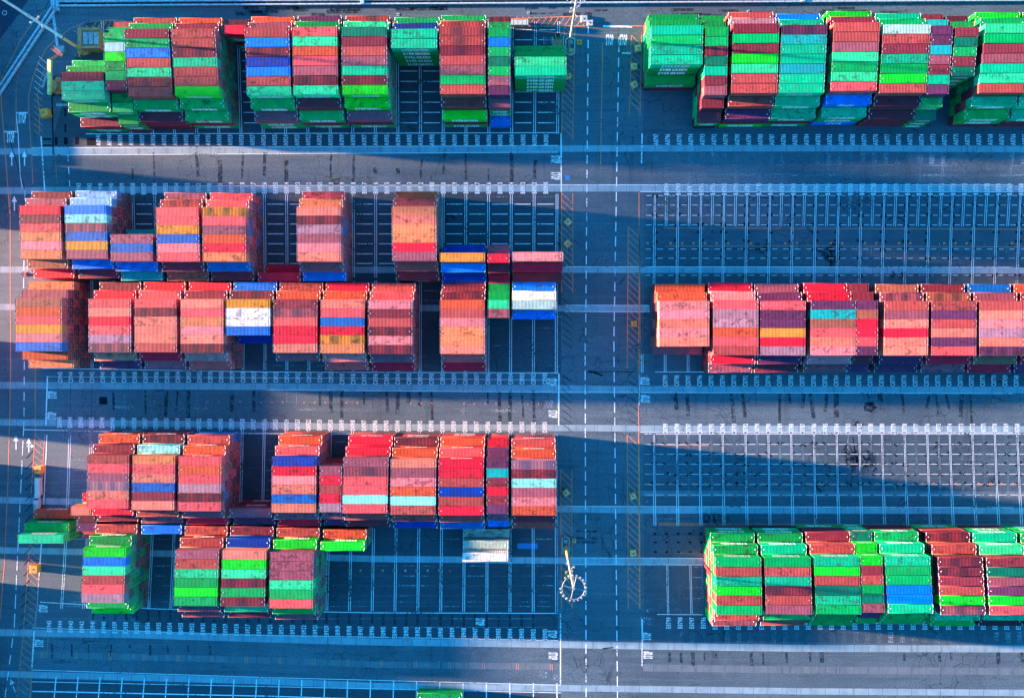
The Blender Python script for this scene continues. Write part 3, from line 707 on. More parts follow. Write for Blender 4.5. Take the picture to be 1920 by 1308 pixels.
# every stack as read off the photograph: zoom window, length, left/right edges of the full-height rows at their first and
# last row, tiers, roofs from top to bottom; then the lower rows behind and in front (colour + tier), and the walls below the front row
Z = {1:(0,0,.2604), 2:(440,0,.1988), 3:(720,0,.2604), 4:(1180,0,.1988), 5:(1540,0,.1988), 6:(20,340,.1771), 7:(340,340,.1875), 8:(700,340,.214),
     9:(0,510,.1875), 10:(330,510,.1875), 11:(660,510,.2292), 12:(1180,510,.198), 13:(1540,510,.198), 14:(0,780,.1835), 15:(320,780,.1875), 16:(620,780,.25),
     17:(0,960,.1835), 18:(300,960,.21875), 19:(1180,960,.198), 20:(1540,960,.198), 21:(700,1020,.2865)}
BAYS = [
 # block, window, length, (xl,xr,y) first, (xl,xr,y) last, tiers, rows, behind, in front, walls under the front row
 ('A',1,40,(437,743,518),(447,752,720),5,"M A A","E4 G3","E4 M2","M E E E"),
 ('A',1,20,(742,895,235),(765,912,650),5,"G c L E G M","G4 D3","E4 G4 E3","E E M"),
 ('A',1,40,(893,1213,207),(925,1240,697),5,"M G B D N D' D","E4 D3","G4 M3","M M M"),
 ('A',1,40,(1230,1545,207),(1260,1580,690),5,"D D M' A D D L","M4 Q3","G4 G3","E M G"),
 ('A',1,20,(1617,1765,180),(1617,1765,245),4,"R","Z3","","M E M"),
 ('A',2,40,(90,513,262),(118,528,905),5,"D B M' V B D N","W4 Q3","G4 W3","W G G"),
 ('A',2,40,(540,965,254),(553,975,897),5,"S N Q S W M' N","E4 X3","M4 G3","E M G"),
 ('A',2,40,(1003,1435,254),(1015,1440,895),5,"T M D W A M' L","N4 D'3","L4 W3","W M G"),
 ('A',3,40,(52,382,207),(50,382,350),5,"A A","V'4 G3","","E E E E E"),
 ('A',3,40,(398,728,190),(405,730,680),5,"D' D' M' D W G D","D'4 G3","D'4 L3","L M G"),
 ('A',3,20,(750,910,198),(750,908,685),5,"E B G T G W X","G4 M'3","W4 B1","B"),
 ('A',3,45,(940,1312,410),(942,1315,545),5,"N A","E4 G3","","E E E E E"),
 ('AR',4,45,(208,697,240),(200,690,612),5,"A G A A","E4 E3","E2","E M"),
 ('AR',4,20,(720,937,252),(705,917,900),5,"E G M' T A M W","E4 E3","M4 M3","M E Z"),
 ('AR',4,40,(978,1420,222),(965,1390,882),5,"M G M L N D D","H4 D3","D4 X3","X M L"),
 ('AR',4,40,(1440,1870,235),(1410,1835,880),5,"X' J A A J A A","A4 B3","A4 A3","A M E"),
 ('AR',5,40,(120,557,210),(92,517,862),5,"D D W N G N S","M4 L3","B4 A3","A E B"),
 ('AR',5,40,(588,1035,230),(548,985,880),5,"c D M A E L D","G4 A3","M4 M3","M M M"),
 ('AR',5,20,(1040,1250,238),(1000,1195,890),5,"X X J W M A X","J4 M3","G4 T3","T E E"),
 ('AR',5,20,(1270,1488,255),(1225,1440,720),5,"M T G M T","E4 Z3","","E E E E E"),
 ('AR',5,40,(1550,1990,222),(1485,1910,880),5,"N G M W A N D","G4 L3","A4 E3","E E M"),
 ('AR',5,40,(2010,2450,222),(1940,2370,880),5,"G A D N W A G","G4 L3","A4 A3","A M M"),
 ('B',6,40,(90,522,258),(103,540,820),5,"R M S O K O","W4 M3","F4 R3","R M D"),
 ('B',6,40,(565,1010,252),(592,1025,820),5,"B C W' U Y W","b4 b3","B4 M3","M D M"),
 ('B',6,40,(1055,1500,560),(1055,1500,845),5,"W U W","J2","B4 J3","J M D"),
 ('B',7,40,(-256,165,258),(-245,185,800),5,"S S Y U K S","D'4 W3","M4 F3","F M D"),
 ('B',7,40,(205,640,260),(215,645,800),5,"Y' S W Q R O","S4 S3","U4 M3","M D M"),
 ('B',7,40,(768,1190,910),(768,1190,995),3,"R","R1","","R M D"),
 ('B',7,40,(1150,1590,250),(1155,1595,800),5,"P M' H W K P","O4 S3","W4 B3","B M D"),
 ('B',8,40,(160,548,218),(165,555,697),5,"O P O O R W","D4 Q3","D4 M3","M D M"),
 ('B',8,40,(583,978,622),(583,978,705),5,"Y","V3","B4 V3","V M D"),
 ('B',8,20,(1000,1192,630),(1000,1192,712),5,"R","W4","M4 R3","R M D"),
 ('B',8,45,(1217,1663,615),(1217,1663,700),5,"K","","R4 M3","M D M"),
 ('C',9,45,(152,615,258),(152,618,790),5,"F Q S Y K U","W4 O3","Q4 O3","O M D"),
 ('C',9,40,(885,1305,268),(885,1310,800),5,"S P R S H W'","R4 M3","P4 X3","X M D"),
 ('C',9,40,(1340,1762,267),(1345,1767,800),5,"S M' P P P D","S4 R3","R4 W3","W M D"),
 ('C',10,40,(42,472,270),(45,472,805),5,"P S O K P M'","M4 R3","K4 S3","S M D"),
 ('C',10,40,(500,940,270),(498,938,632),5,"Y I I U","M'4 B3","V2","V M"),
 ('C',10,40,(975,1412,272),(968,1412,805),5,"M W' S R R P","Q4 D3","W4","W M D M"),
 ('C',10,40,(1445,1887,273),(1440,1880,810),5,"P S U R Y' O","Q4 R3","K4 S3","S M D"),
 ('C',11,40,(132,492,228),(130,492,668),5,"K M D M' K M'","S4 D3","W4 R3","R M D"),
 ('C',11,40,(718,1085,227),(720,1085,668),5,"Q D K O O P","M'4 M3","S4 R3","R M D"),
 ('C',11,20,(1110,1286,228),(1112,1286,372),5,"N W","E4 E3","","W E E M E"),
 ('C',11,40,(1310,1672,228),(1310,1672,305),5,"c","I4 B3","B4","B V M V"),
 ('CR',12,45,(283,757,272),(283,757,703),5,"K K P K P","Q4 Q3","W2","W D"),
 ('CR',12,40,(795,1222,263),(797,1222,787),5,"S H H Q S D","K4 R3","R4 W3","W D M"),
 ('CR',12,40,(1245,1668,273),(1240,1668,788),5,"S X X Y R H","X4 W3","X4 M3","M D M"),
 ('CR',13,40,(-96,325,268),(-98,323,788),5,"X J F S P K","R4 R3","K4 W3","W D M"),
 ('CR',13,20,(333,537,268),(330,535,788),5,"X F R R S X","M4 M3","M4 X3","X D M"),
 ('CR',13,40,(600,1018,275),(595,1008,788),5,"D W P R P P","W'4 F3","X4 X3","X D M"),
 ('CR',13,40,(1048,1470,275),(1045,1468,788),5,"D X D P X S","F'4 M3","R4 W3","W D M"),
 ('CR',13,40,(1503,1917,275),(1500,1915,790),5,"D P K H P X'","W4 U3","F4 R3","R D M"),
 ('CR',13,40,(1952,2370,276),(1952,2370,790),5,"D P K H P X'","M4 Q3","R4 X3","X D M"),
 ('D',14,40,(890,1322,395),(888,1305,942),5,"D S W H' P S","M4 Q3","R4 M3","M D M"),
 ('D',14,40,(1352,1790,400),(1345,1775,957),5,"O S P U M P","C4 M'3","D4 W3","W D M"),
 ('D',15,40,(80,507,400),(70,497,948),5,"S Q S H M' S","Q4 D3","W4 R3","R D M"),
 ('D',15,40,(590,1010,920),(590,1010,1008),4,"W","","X3","X D M"),
 ('D',15,40,(1015,1455,407),(1003,1453,963),5,"V R K P U P","S4 Q3","W4 R3","R D M"),
 ('D',15,20,(1493,1712,497),(1483,1702,960),5,"W R D R H","","W4 X3","X D M"),
 ('D',16,40,(93,437,310),(87,420,727),5,"W W' S S C S","R4 R3","D4 M3","M D M"),
 ('D',16,40,(450,792,318),(445,785,738),5,"P W K Q C D","Q4 M'3","D4 V3","V D M"),
 ('D',16,40,(808,1148,320),(808,1147,743),5,"R R D V D R","S4 Q3","D4 U3","U D M"),
 ('D',16,20,(1168,1332,322),(1170,1332,732),5,"X J M R M X","X4 R3","W4 B3","B D M"),
 ('D',16,40,(1355,1693,328),(1360,1692,743),5,"H' M' C W K Q","Q4 D3","M4 D3","D D M"),
 ('E',14,40,(345,765,955),(345,765,1045),1,"Q","","","Q"),
 ('E',14,20,(725,925,918),(725,925,1003),4,"P","R2","M'3 X3 D2","D M"),
 ('E',17,45,(180,645,225),(175,640,312),3,"A","E2","","A E G"),
 ('E',17,40,(855,1287,362),(825,1262,922),5,"L B N D S H","E4 D3","G4 L3","L E M"),
 ('E',14,40,(1450,1850,1110),(1450,1850,1195),3,"B","","","B M D"),
 ('E',18,40,(135,502,322),(112,490,802),5,"W D N E L G","D4 D3","W'4 W'3","W M E"),
 ('E',18,40,(532,912,325),(520,895,805),5,"P L N M' G M'","V4 M3","A4 M3","M E D"),
 ('E',18,40,(945,1315,338),(932,1310,822),5,"W W W N G S","L4 D3","E4 W3","W E M"),
 ('E',18,40,(1378,1752,250),(1378,1752,327),4,"L","Q3","","L M G W"),
 ('E',16,40,(990,1330,1020),(990,1330,1093),3,"I","c2 c1","","I c c"),
 ('ER',19,40,(820,1245,425),(827,1262,970),5,"G D A L D G","E4 E3","D4 W3","W E L"),
 ('ER',19,40,(1280,1717,425),(1298,1732,965),5,"G D A M' D W","A4 E3","G4 D3","D E M"),
 ('ER',20,40,(-66,357,420),(-48,385,965),5,"A L D T A G","D4 M3","E'4 E3","E E M"),
 ('ER',20,20,(370,575,413),(397,603,950),5,"L M D E T W","L4 T3","X4 E3","E E M"),
 ('ER',20,40,(600,1030,415),(637,1062,955),5,"A G G B B A","A4 G3","E4 E3","E E E"),
 ('ER',20,40,(1105,1525,423),(1130,1560,970),5,"M' M' M D L W'","D4 M'3","A4 E3","E E M"),
 ('ER',20,40,(1562,1985,428),(1595,2025,970),5,"M T W X L S","N4 A3","A4 Z3","Z E M"),
 ('ER',20,40,(2025,2450,432),(2055,2480,970),5,"G D A M' D W","Q4 E3","A4 Z3","Z E M"),
 ('F',21,40,(288,582,970),(288,582,1040),1,"E","","","E"),
]
LOWER = {'A': "EGMTDEGMWAE", 'E': "EGMDAGMWTEM", 'B': "MDWRMDWQMSUM", 'C': "MDMWRQMDMSM", 'D': "MDRWMSDQMXUR", 'F': "E"}
WALLTXT = {'A': -1, 'AR': -1, 'B': -1, 'C': 1, 'CR': 1, 'D': 1, 'E': 1, 'ER': 1, 'F': -1}
BLOCK_NAME = {'A': 'top left block', 'AR': 'top right block', 'B': 'second left block', 'C': 'third left block', 'CR': 'middle right block',
              'D': 'fourth left block', 'E': 'bottom left block', 'ER': 'bottom right block', 'F': 'bottom edge'}
ORD = ['', 'first', 'second', 'third', 'fourth', 'fifth', 'sixth', 'seventh', 'eighth', 'ninth', 'tenth', 'eleventh', 'twelfth']
_count = {}
ENT = []          # every container: dict
tok = re.compile(r"([A-Za-z])('?)(\d?)")
STACKS = []
for bay in BAYS:
    blk, zi, ln, a, b, T, rows, back, front, walls = bay
    zx, zy, zs = Z[zi]
    _count[blk] = _count.get(blk, 0)+1; bi = _count[blk]
    full = tok.findall(rows); bk = tok.findall(back); fr = tok.findall(front); n = len(full)
    zt = T*HC
    def top(px, py): return G(zx+px*zs, zy+py*zs, zt)
    A0, A1 = top(a[0], a[2]), top(a[1], a[2]); B0, B1 = top(b[0], b[2]), top(b[1], b[2])
    pitch = (A0.y-B0.y)/n
    if n == 1: pitch = 2.60
    cx0 = (A0.x+A1.x)/2; cx1 = (B0.x+B1.x)/2
    L = ((A1.x-A0.x)+(B1.x-B0.x))/2; sl = max(.92, min(1.05, L/TYPES[ln]))
    R_ = [(c, s, int(t)) for c, s, t in reversed(bk)] + [(c, s, T) for c, s, _ in full] + [(c, s, int(t)) for c, s, t in fr]
    wl_ = tok.findall(walls); nb = len(bk)
    rec = {'blk': blk, 'bi': bi, 'x0': cx0-TYPES[ln]*sl/2, 'x1': cx0+TYPES[ln]*sl/2, 'ys': [], 't': []}
    for ri, (c, s, t) in enumerate(R_):
        k = ri-nb+.5
        y = A0.y-pitch*k; x = cx0+(cx1-cx0)*(k/max(n, 1)) if n > 1 else cx0
        prev_t = R_[ri-1][2] if ri else 0; next_t = R_[ri+1][2] if ri+1 < len(R_) else 0
        rec['ys'].append(y); rec['t'].append(t)
        for tier in range(1, t+1):
            if tier == t: cc, st = c, (1.0 if s else 0.0)
            elif ri == len(R_)-1 and len(wl_) > t-tier: cc, st = wl_[t-tier][0], 0.0
            else: cc, st = random.choice(LOWER[blk[0]]), 0.0
            if blk == 'A' and bi in (9, 12) and tier < t: cc = 'E'
            if blk in ('AR',) and bi in (1, 8) and tier < t and tier > 1: cc = 'E'
            vis = 1.0
            if tier == t and t < T:                       # partly hidden by the taller row in front
                vis = .55
            ENT.append(dict(blk=blk, bi=bi, row=ri+1, nrow=len(R_), code=cc, stripe=st, x=x, y=y, z=(tier-1)*HC, tier=tier, topm=(tier == t), T=T, ln=ln, sl=sl,
                            vis=vis, front=(tier > next_t), backx=(tier > prev_t), rec=len(STACKS)))
    STACKS.append(rec)
# does the bay to the right (or left) leave this container's end open to view?
def open_end(e, side):
    for r in STACKS:
        if side > 0: gap = r['x0']-(e['x']+TYPES[e['ln']]*e['sl']/2)
        else: gap = (e['x']-TYPES[e['ln']]*e['sl']/2)-r['x1']
        if -1.2 < gap < 2.2 and r is not STACKS[e['rec']]:
            for yy, tt in zip(r['ys'], r['t']):
                if abs(yy-e['y']) < 1.4 and tt >= e['tier']: return False
    return True
for e in ENT:
    e['col'] = s2l(PAL[e['code']][1])
    j = random.Random(int(e['x']*31+e['y']*17+e['z']*7)); f = j.uniform(.86, 1.12)
    e['col'] = tuple(min(.9, v*f*g_*j.uniform(.95, 1.05)) for v, g_ in zip(e['col'], (.88, .74, .84 if e['code'] in GREENS else .70)))
tops = [e for e in ENT if e['topm']]
def infr(e):
    d = Vector((e['x'], e['y'], e['z']+HC)) - Vector((0, 0, CAM_H))
    u = d.dot(_Rt)/d.dot(_F)*F_PX+960; v = -d.dot(_Up)/d.dot(_F)*F_PX+654
    return -20 < u < 1940 and -8 < v < 1316
for e in tops: e['score'] = e['vis']*(1+.02*e['tier']) if infr(e) else 0
forty = sorted([e for e in tops if e['ln'] == 40 and e['score'] > 0], key=lambda e: -e['score'])[:300]
chosen = forty+[e for e in tops if e['ln'] != 40 and e['score'] > 0]
cid = set(id(e) for e in chosen)
print('containers', len(ENT), 'tops', len(tops), 'individual', len(chosen), 'forty total', sum(1 for e in tops if e['ln'] == 40 and e['score'] > 0))

# labels: colour first, then what singles it out
stackcol = {}
for e in tops: stackcol.setdefault((e['blk'], e['bi']), []).append(e)
def label_of(e):
    nm = PAL[e['code']][0] + (' ribbed' if e['stripe'] else '')
    kind = {40: 'container', 45: 'long container', 20: 'short container'}[e['ln']]
    same = [q for q in stackcol[(e['blk'], e['bi'])] if q['code'] == e['code'] and q['stripe'] == e['stripe']]
    same.sort(key=lambda q: q['row'])
    if (e['blk'], e['bi']) == ('A', 12): kind = 'long container'
    where = 'on the %s stack from the left, %s' % (ORD[e['bi']], BLOCK_NAME[e['blk']])
    if e['blk'] == 'F': return 'deep green container cut off by the bottom edge of the photo'
    if len(same) == 1: return 'only %s %s %s' % (nm, kind, where)
    i = same.index(e)
    if i == 0: q = 'uppermost'
    elif i == len(same)-1: q = 'lowest'
    else: q = ORD[i+1]
    return '%s of %d %s %ss %s' % (q, len(same), nm, kind, where.replace(' from the left', ''))
NAME = {40: 'shipping_container', 45: 'long_container', 20: 'short_container'}
GRP = {40: 'shipping containers topping the stacks', 45: 'extra long containers', 20: 'short half-length containers'}
def put(name, mesh, parent, col, stripe, loc=(0, 0, 0)):
    o = bpy.data.objects.new(name, mesh); COL.objects.link(o); o.parent = parent; o.color = (*col, stripe); o.location = loc
    return o
LET = {}
for e in chosen:
    r = thing(NAME[e['ln']], label_of(e), 'container', (e['x'], e['y'], e['z']), 0, GRP[e['ln']])
    r.scale = (e['sl'], 1, 1)
    j = random.Random(int(e['x']*13+e['y']*7)); r.rotation_euler = (0, 0, R(j.uniform(-.35, .35)))
    put('body', BODY[e['ln']], r, e['col'], 0); put('roof', ROOF[(e['ln'], int(j.random() < .38))], r, e['col'], e['stripe'])
    d = put('door', DOOR[e['ln']], r, e['col'], 0)
    if open_end(e, 1) and e['x'] < 20:
        for yb in BARS_Y: put('locking_bar', BAR[(e['ln'], yb)], d, (.5, .5, .5), 0)
    sp = text_spec(e['code'], e['ln'], e['blk'], e['row']+e['bi'])
    side = WALLTXT[e['blk']]
    if sp and (e['front'] if side < 0 else e['backx']):
        if (sp, side) not in LET: LET[(sp, side)] = text_mesh(sp, side).mesh('lettering', [M_MARK])
        put('lettering', LET[(sp, side)], r, (1, 1, 1), 0)

# the rest of the stacks: lower tiers and the roofs that show least, one body of stacked boxes
def low_template(L, roof):
    m = MB(); b = body_mesh(L); m.v = list(b.v); m.f = list(b.f); m.m = list(b.m)
    for q in ([roof_mesh(L)] if roof else [])+[door_mesh(L)]:
        n = len(m.v); m.v += q.v; m.f += [tuple(n+i for i in f) for f in q.f]; m.m += [k*2 for k in q.m]
    for yb in BARS_Y:
        q = bar_mesh(L, yb); n = len(m.v); m.v += q.v; m.f += [tuple(n+i for i in f) for f in q.f]; m.m += [1]*len(q.f)
    return m
TPL = {(k, rf): low_template(v, rf) for k, v in TYPES.items() for rf in (0, 1)}
TPA = {k: (np.array(m.v), m) for k, m in TPL.items()}
def bake(name, ents):
    V = []; loops = []; sizes = []; starts = []; paint = []; seed = []; vo = 0; lo = 0
    def addmesh(va, faces, slots, cols, sd):
        nonlocal vo, lo
        V.append(va)
        for f, s in zip(faces, slots):
            starts.append(lo); sizes.append(len(f)); loops.extend(i+vo for i in f); lo += len(f)
            paint.append(cols[s]); seed.append(sd)
        vo += len(va)
    for e in ents:
        va, m = TPA[(e['ln'], 1 if e['topm'] else 0)]
        p = va*np.array((e['sl'], 1, 1))+np.array((e['x'], e['y'], e['z']))
        j = random.Random(int(e['x']*19+e['y']*23+e['z']*5)); sd = j.random()
        addmesh(p, m.f, m.m, [(*e['col'], e['stripe'] if e['topm'] else 0), (.45, .42, .42, 0), (.8, .82, .82, 0)], sd)
        side = WALLTXT[e['blk']]; sp = text_spec(e['code'], e['ln'], e['blk'], e['row']+e['bi']+e['tier'])
        if sp and (e['front'] if side < 0 else e['backx']):
            tmb = text_mesh(sp, side); p = np.array(tmb.v)*np.array((e['sl'], 1, 1))+np.array((e['x'], e['y'], e['z']))
            addmesh(p, tmb.f, tmb.m, [(.8, .82, .82, 0)], sd)
    va = np.concatenate(V); me = bpy.data.meshes.new(name)
    me.vertices.add(len(va)); me.vertices.foreach_set('co', va.astype(np.float32).ravel())
    me.loops.add(len(loops)); me.loops.foreach_set('vertex_index', np.array(loops, dtype=np.int32))
    me.polygons.add(len(sizes)); me.polygons.foreach_set('loop_start', np.array(starts, dtype=np.int32)); 
    me.polygons.foreach_set('loop_total', np.array(sizes, dtype=np.int32))
    me.update(calc_edges=True)
    at = me.attributes.new('paint', 'FLOAT_COLOR', 'FACE'); at.data.foreach_set('color', np.array(paint, dtype=np.float32).ravel())
    at = me.attributes.new('seed', 'FLOAT', 'FACE'); at.data.foreach_set('value', np.array(seed, dtype=np.float32))
    me.materials.append(M_BAKE)
    o = bpy.data.objects.new(name, me); COL.objects.link(o); return o
rest = [e for e in ENT if id(e) not in cid]
o = bake('stacked_containers', rest); o['kind'] = 'stuff'
o['label'] = 'stacked containers below and behind the topmost ones, in many colours'; o['category'] = 'container stacks'
# unseen stacks added beyond the left edge to throw long shadows over the yard
out = []
# (a low row closes the first gap)
for y0, y1, tt in ((-60,222,3),(296,414,3),(634,786,3),(864,1028,3),(1086,1184,5),(1184,1400,5),(224,294,1)):
    for xk in (-85, -175, -265):
        p0, p1 = G(xk, y0), G(xk, y1); y = p0.y-1.3; r_ = 0
        while y > p1.y+1.2:
            for tier in range(1, tt+1):
                out.append(dict(blk='B', bi=0, row=r_, code=random.choice('MDWRSQU'), stripe=0, x=p0.x, y=y, z=(tier-1)*HC, tier=tier, topm=tier == tt, ln=40, sl=1.0, front=False, backx=False))
            y -= 2.62; r_ += 1
for e in out: e['col'] = s2l(PAL[e['code']][1])
o = bake('unseen_shade_containers', out); o['kind'] = 'stuff'
o['label'] = 'stacks of containers in the next yard, outside the left edge'; o['category'] = 'container stacks'

# ------------------------------------------------------------------ concrete ballast blocks
def block_mb(w, h):
    m = MB(); c = .12; a = w/2
    m.box(-a, -a, 0, a, a, h-c)
    n = len(m.v); b = a-c
    lo = [(-a,-a,h-c),(a,-a,h-c),(a,a,h-c),(-a,a,h-c)]; hi = [(-b,-b,h),(b,-b,h),(b,b,h),(-b,b,h)]
    m.v += lo+hi
    for i in range(4): m.f.append((n+i, n+(i+1)%4, n+4+(i+1)%4, n+4+i)); m.m.append(0)
    m.f.append((n+4, n+5, n+6, n+7)); m.m.append(0)
    return m
def eye_mb(h):
    m = MB()
    m.bar((0, 0, h), (0, 0, h+.02), .24, 12, m=0); m.bar((-.14, 0, h+.02), (-.14, 0, h+.16), .035, 6, m=1); m.bar((.14, 0, h+.02), (.14, 0, h+.16), .035, 6, m=1); m.bar((-.17, 0, h+.16), (.17, 0, h+.16), .035, 6, m=1)
    return m
BLK = {}
def ballast(px, py, w, h, rz, mat, label):
    k = (w, h, mat.name)
    if k not in BLK: BLK[k] = (block_mb(w, h).mesh('ballast_block', [mat]), eye_mb(h).mesh('lifting_eye', [M_HOLE, M_STEEL]))
    p = G(px, py, h)
    t = thing('ballast_block', label, 'concrete block', (p.x, p.y, 0), R(rz), 'concrete ballast blocks')
    for nm, me in zip(('block', 'lifting_eye'), BLK[k]):
        o = bpy.data.objects.new(nm, me); COL.objects.link(o); o.parent = t
for a in (
 (82,211,2.3,1.9,12,M_YBLK,'tall yellow ballast block beside the curved hatching near the boom lift'),
 (1086,79,1.5,.25,0,M_YBLK,'flat yellow slab on the road right of the leaning top mast'),
 (1066,142,1.5,1.2,5,M_TBLK,'tan ballast block tucked beside the long green container stack'),
 (1197,90,1.7,1.3,8,M_TBLK,'tan ballast block touching the top right green stack, pink tag'),
 (1189.6,124,1.7,1.2,3,M_TBLK,'tan ballast block straddling the pale strip by top right stack'),
 (1189.6,158,1.7,1.2,30,M_TBLK,'rotated tan ballast block below the pale strip, top right hatching'),
 (1095.5,35.5,1.9,.5,2,M_GBLK,'grey concrete pad at the corner of the top hatching, upper one'),
 (1106.5,43,1.7,.5,0,M_GBLK,'grey concrete pad at the corner of the top hatching, lower one'),
 (1065,416,1.7,1.2,40,M_TBLK,'upper of two diamond-turned tan blocks in the hatching right of B slots'),
 (1064,457,1.7,1.2,45,M_TBLK,'lower of two diamond-turned tan blocks in the hatching right of B slots'),
 (1189,607,1.6,1.2,3,M_YBLK,'yellow ballast block left of the middle right container stack'),
 (1061,924,1.7,1.2,35,M_TBLK,'diamond-turned tan block in the hatching beside the fourth left block'),
 (1077,1014,1.0,.9,0,M_TBLK,'small tan block right of the ring light mast base'),
 (1065,1080,1.7,1.2,5,M_YBLK,'orange yellow block under the ring light mast pole'),
 (1187,930,1.7,1.2,22,M_TBLK,'tilted tan block in the right hatching above the pale strip'),
 (1187.5,1037,1.7,1.2,4,M_TBLK,'tan block in the right hatching level with the ring light mast'),
 (70.5,881,2.1,1.9,2,M_YBLK,'bright yellow block on the left hatching above the white trailer'),
 (62.5,1067,2.2,1.9,-4,M_YBLK,'bright yellow block on the lower left hatching by bottom stacks'),
): ballast(*a)
for px, py, lab in ((746.5,27.5,'small white manhole cover above the top left stacks'),(990.5,25,'small white manhole cover left of the leaning top mast'),(1403,22,'small white manhole cover above the top right stacks')):
    p = G(px, py); m = MB(); m.box(-.4, -.4, 0, .4, .4, .05); m.box(-.16, -.16, .051, .16, .16, .07, 1)
    o = m.build('manhole_cover', [M_GBLK, M_HOLE], None, (p.x, p.y, 0)); o['label'] = lab; o['category'] = 'manhole cover'

# ------------------------------------------------------------------ light masts
def mast(px, py, h, h_mid, lower, upper, label, ring_r=3.1, split=12.0, a0=0.0):
    p = G(px, py); t = thing('light_mast', label, 'light mast', (p.x, p.y, 0), 0, 'tall light masts')
    m = MB(); m.bar((0, 0, 0), (0, 0, .8), .7, 12); m.bar((0, 0, .8), (0, 0, split), .40, 14, .34); m.build('pole', lower, t)
    m = MB(); m.bar((0, 0, split+.005), (0, 0, h), .33, 14, .20); m.build('upper_pole', upper, t)
    m = MB(); m.bar((0, 0, split-.25), (0, 0, split+.25), .45, 14); m.build('collar', M_MARO, t)
    # ring of floodlights at the top
    m = MB(); m.ring((0, 0, h), ring_r, .07, 40, 6)
    for i in range(4):
        q = a0+i*math.pi/2; m.bar((0, 0, h), (ring_r*math.cos(q), ring_r*math.sin(q), h), .07, 6)
    m.bar((0, 0, h-.4), (0, 0, h+.3), .36, 10); m.build('head_ring', M_LAMP, t)
    lm = MB(); lm.bar((0, 0, .18), (0, 0, -.1), .20, 10, .26); lm.bar((0, 0, -.1), (0, 0, -.24), .26, 10, .20); lamp = lm.mesh('floodlight', [M_LAMP])
    for i in range(20):
        q = a0+.3+2*math.pi*i/20
        if i in (8, 9): continue
        o = bpy.data.objects.new('floodlight', lamp); COL.objects.link(o); o.parent = t
        o.location = ((ring_r+.34)*math.cos(q), (ring_r+.34)*math.sin(q), h-.05)
    # small fittings half way up
    for i in range(4):
        q = i*math.pi/2+.6; m = MB(); c, s = math.cos(q), math.sin(q)
        z = h_mid-(i % 2)*2.2
        m.bar((.35*c, .35*s, z), (1.25*c, 1.25*s, z+.2), .06, 6); m.box(1.25*c-.22, 1.25*s-.22, z, 1.25*c+.22, 1.25*s+.22, z+.45)
        m.build('bracket_light', M_LAMP, t)
    for q in range(2):
        m = MB(); m.box(.30, -.25+q*.42, split+.6, .34, -.17+q*.42, h-1); m.build('ladder_rail', M_GUARD, t)
mast(162,99,42,24,M_MASTY,M_MASTB,'leaning tall mast at the top left, cream foot and blue upper pole', a0=.4)
mast(1065,100,43,31,M_MAST,M_MAST,'white light mast cut by the top edge beside the long green stack', a0=.2)
mast(1061,1026,36.3,21,M_MASTY,M_MAST,'cream light mast with a white ring of floodlights over the central road', ring_r=2.75, a0=-.24)
def guard(px, py, sx, sy, label, mat):
    p = G(px, py); t = thing('mast_guard', label, 'guard frame', (p.x, p.y, 0), 0, 'guard frames around the mast feet')
    hexp = [(-sx, -sy), (-sx*.2, -sy*1.35), (sx*.9, -sy), (sx, sy), (0, sy*1.35), (-sx, sy)]
    for z in (.6, 1.15):
        m = MB()
        for i in range(6): m.bar((*hexp[i], z), (*hexp[(i+1) % 6], z), .13, 6)
        m.build('rail', mat, t)
    for x, y in hexp: m = MB(); m.bar((x, y, 0), (x, y, 1.3), .15, 8); m.build('post', mat, t)
    m = MB(); m.box(-sx*.75, -sy*.9, .02, sx*.75, -sy*.35, 1.0); m.build('switch_box', M_MASTY, t)
    m = MB(); m.box(-sx*.5, sy*.3, .02, sx*.5, sy*.85, .9); m.build('winch_box', M_LOUV, t)
guard(1060.5,1020,1.0,1.9,'pale hexagonal guard frame around the ring light mast foot', M_MAST)
guard(1069,89,1.3,1.9,'grey guard frame around the top mast foot by the green stack', M_GUARD)
guard(160,92,1.5,1.5,'yellow guard frame around the top left mast foot', M_MASTY)

# machinery beside the top mast
p = G(1046,80); t = thing('generator_set', 'olive generator with a cream lid and guard hoop behind the green stack', 'generator', (p.x, p.y, 0))
m = MB(); m.box(-1.3, -1.4, .2, 1.3, .6, 1.5); m.build('engine_box', M_CREAM, t)
m = MB(); m.box(-.75, .7, .2, .75, 2.0, 1.9); m.build('alternator', M_OLIVE, t)
m = MB(); m.box(-.55, .8, 1.903, .55, 1.9, 1.96); m.build('vent', M_HOLE, t)
for s in (-1, 1):
    m = MB(); m.bar((s*1.5, -1.5, 0), (s*1.5, -1.5, 1.9), .09, 6); m.bar((s*1.5, -1.5, 1.9), (s*1.5, .9, 1.9), .09, 6); m.bar((s*1.5, .9, 1.9), (s*1.5, .9, 0), .09, 6); m.build('hoop', M_GUARD, t)
p = G(1026.5,78); t = thing('access_ladder', 'grey access ladder lying behind the long green container stack', 'ladder', (p.x, p.y, .0))
for s in (-1, 1): m = MB(); m.box(s*1.05-.1, -1.0, .05, s*1.05+.1, 1.1, .35); m.build('side_rail', M_LOUV, t)
for i in range(5): m = MB(); m.bar((-.95, -.8+i*.42, .2), (.95, -.8+i*.42, .2), .07, 6); m.build('rung', M_LOUV, t)
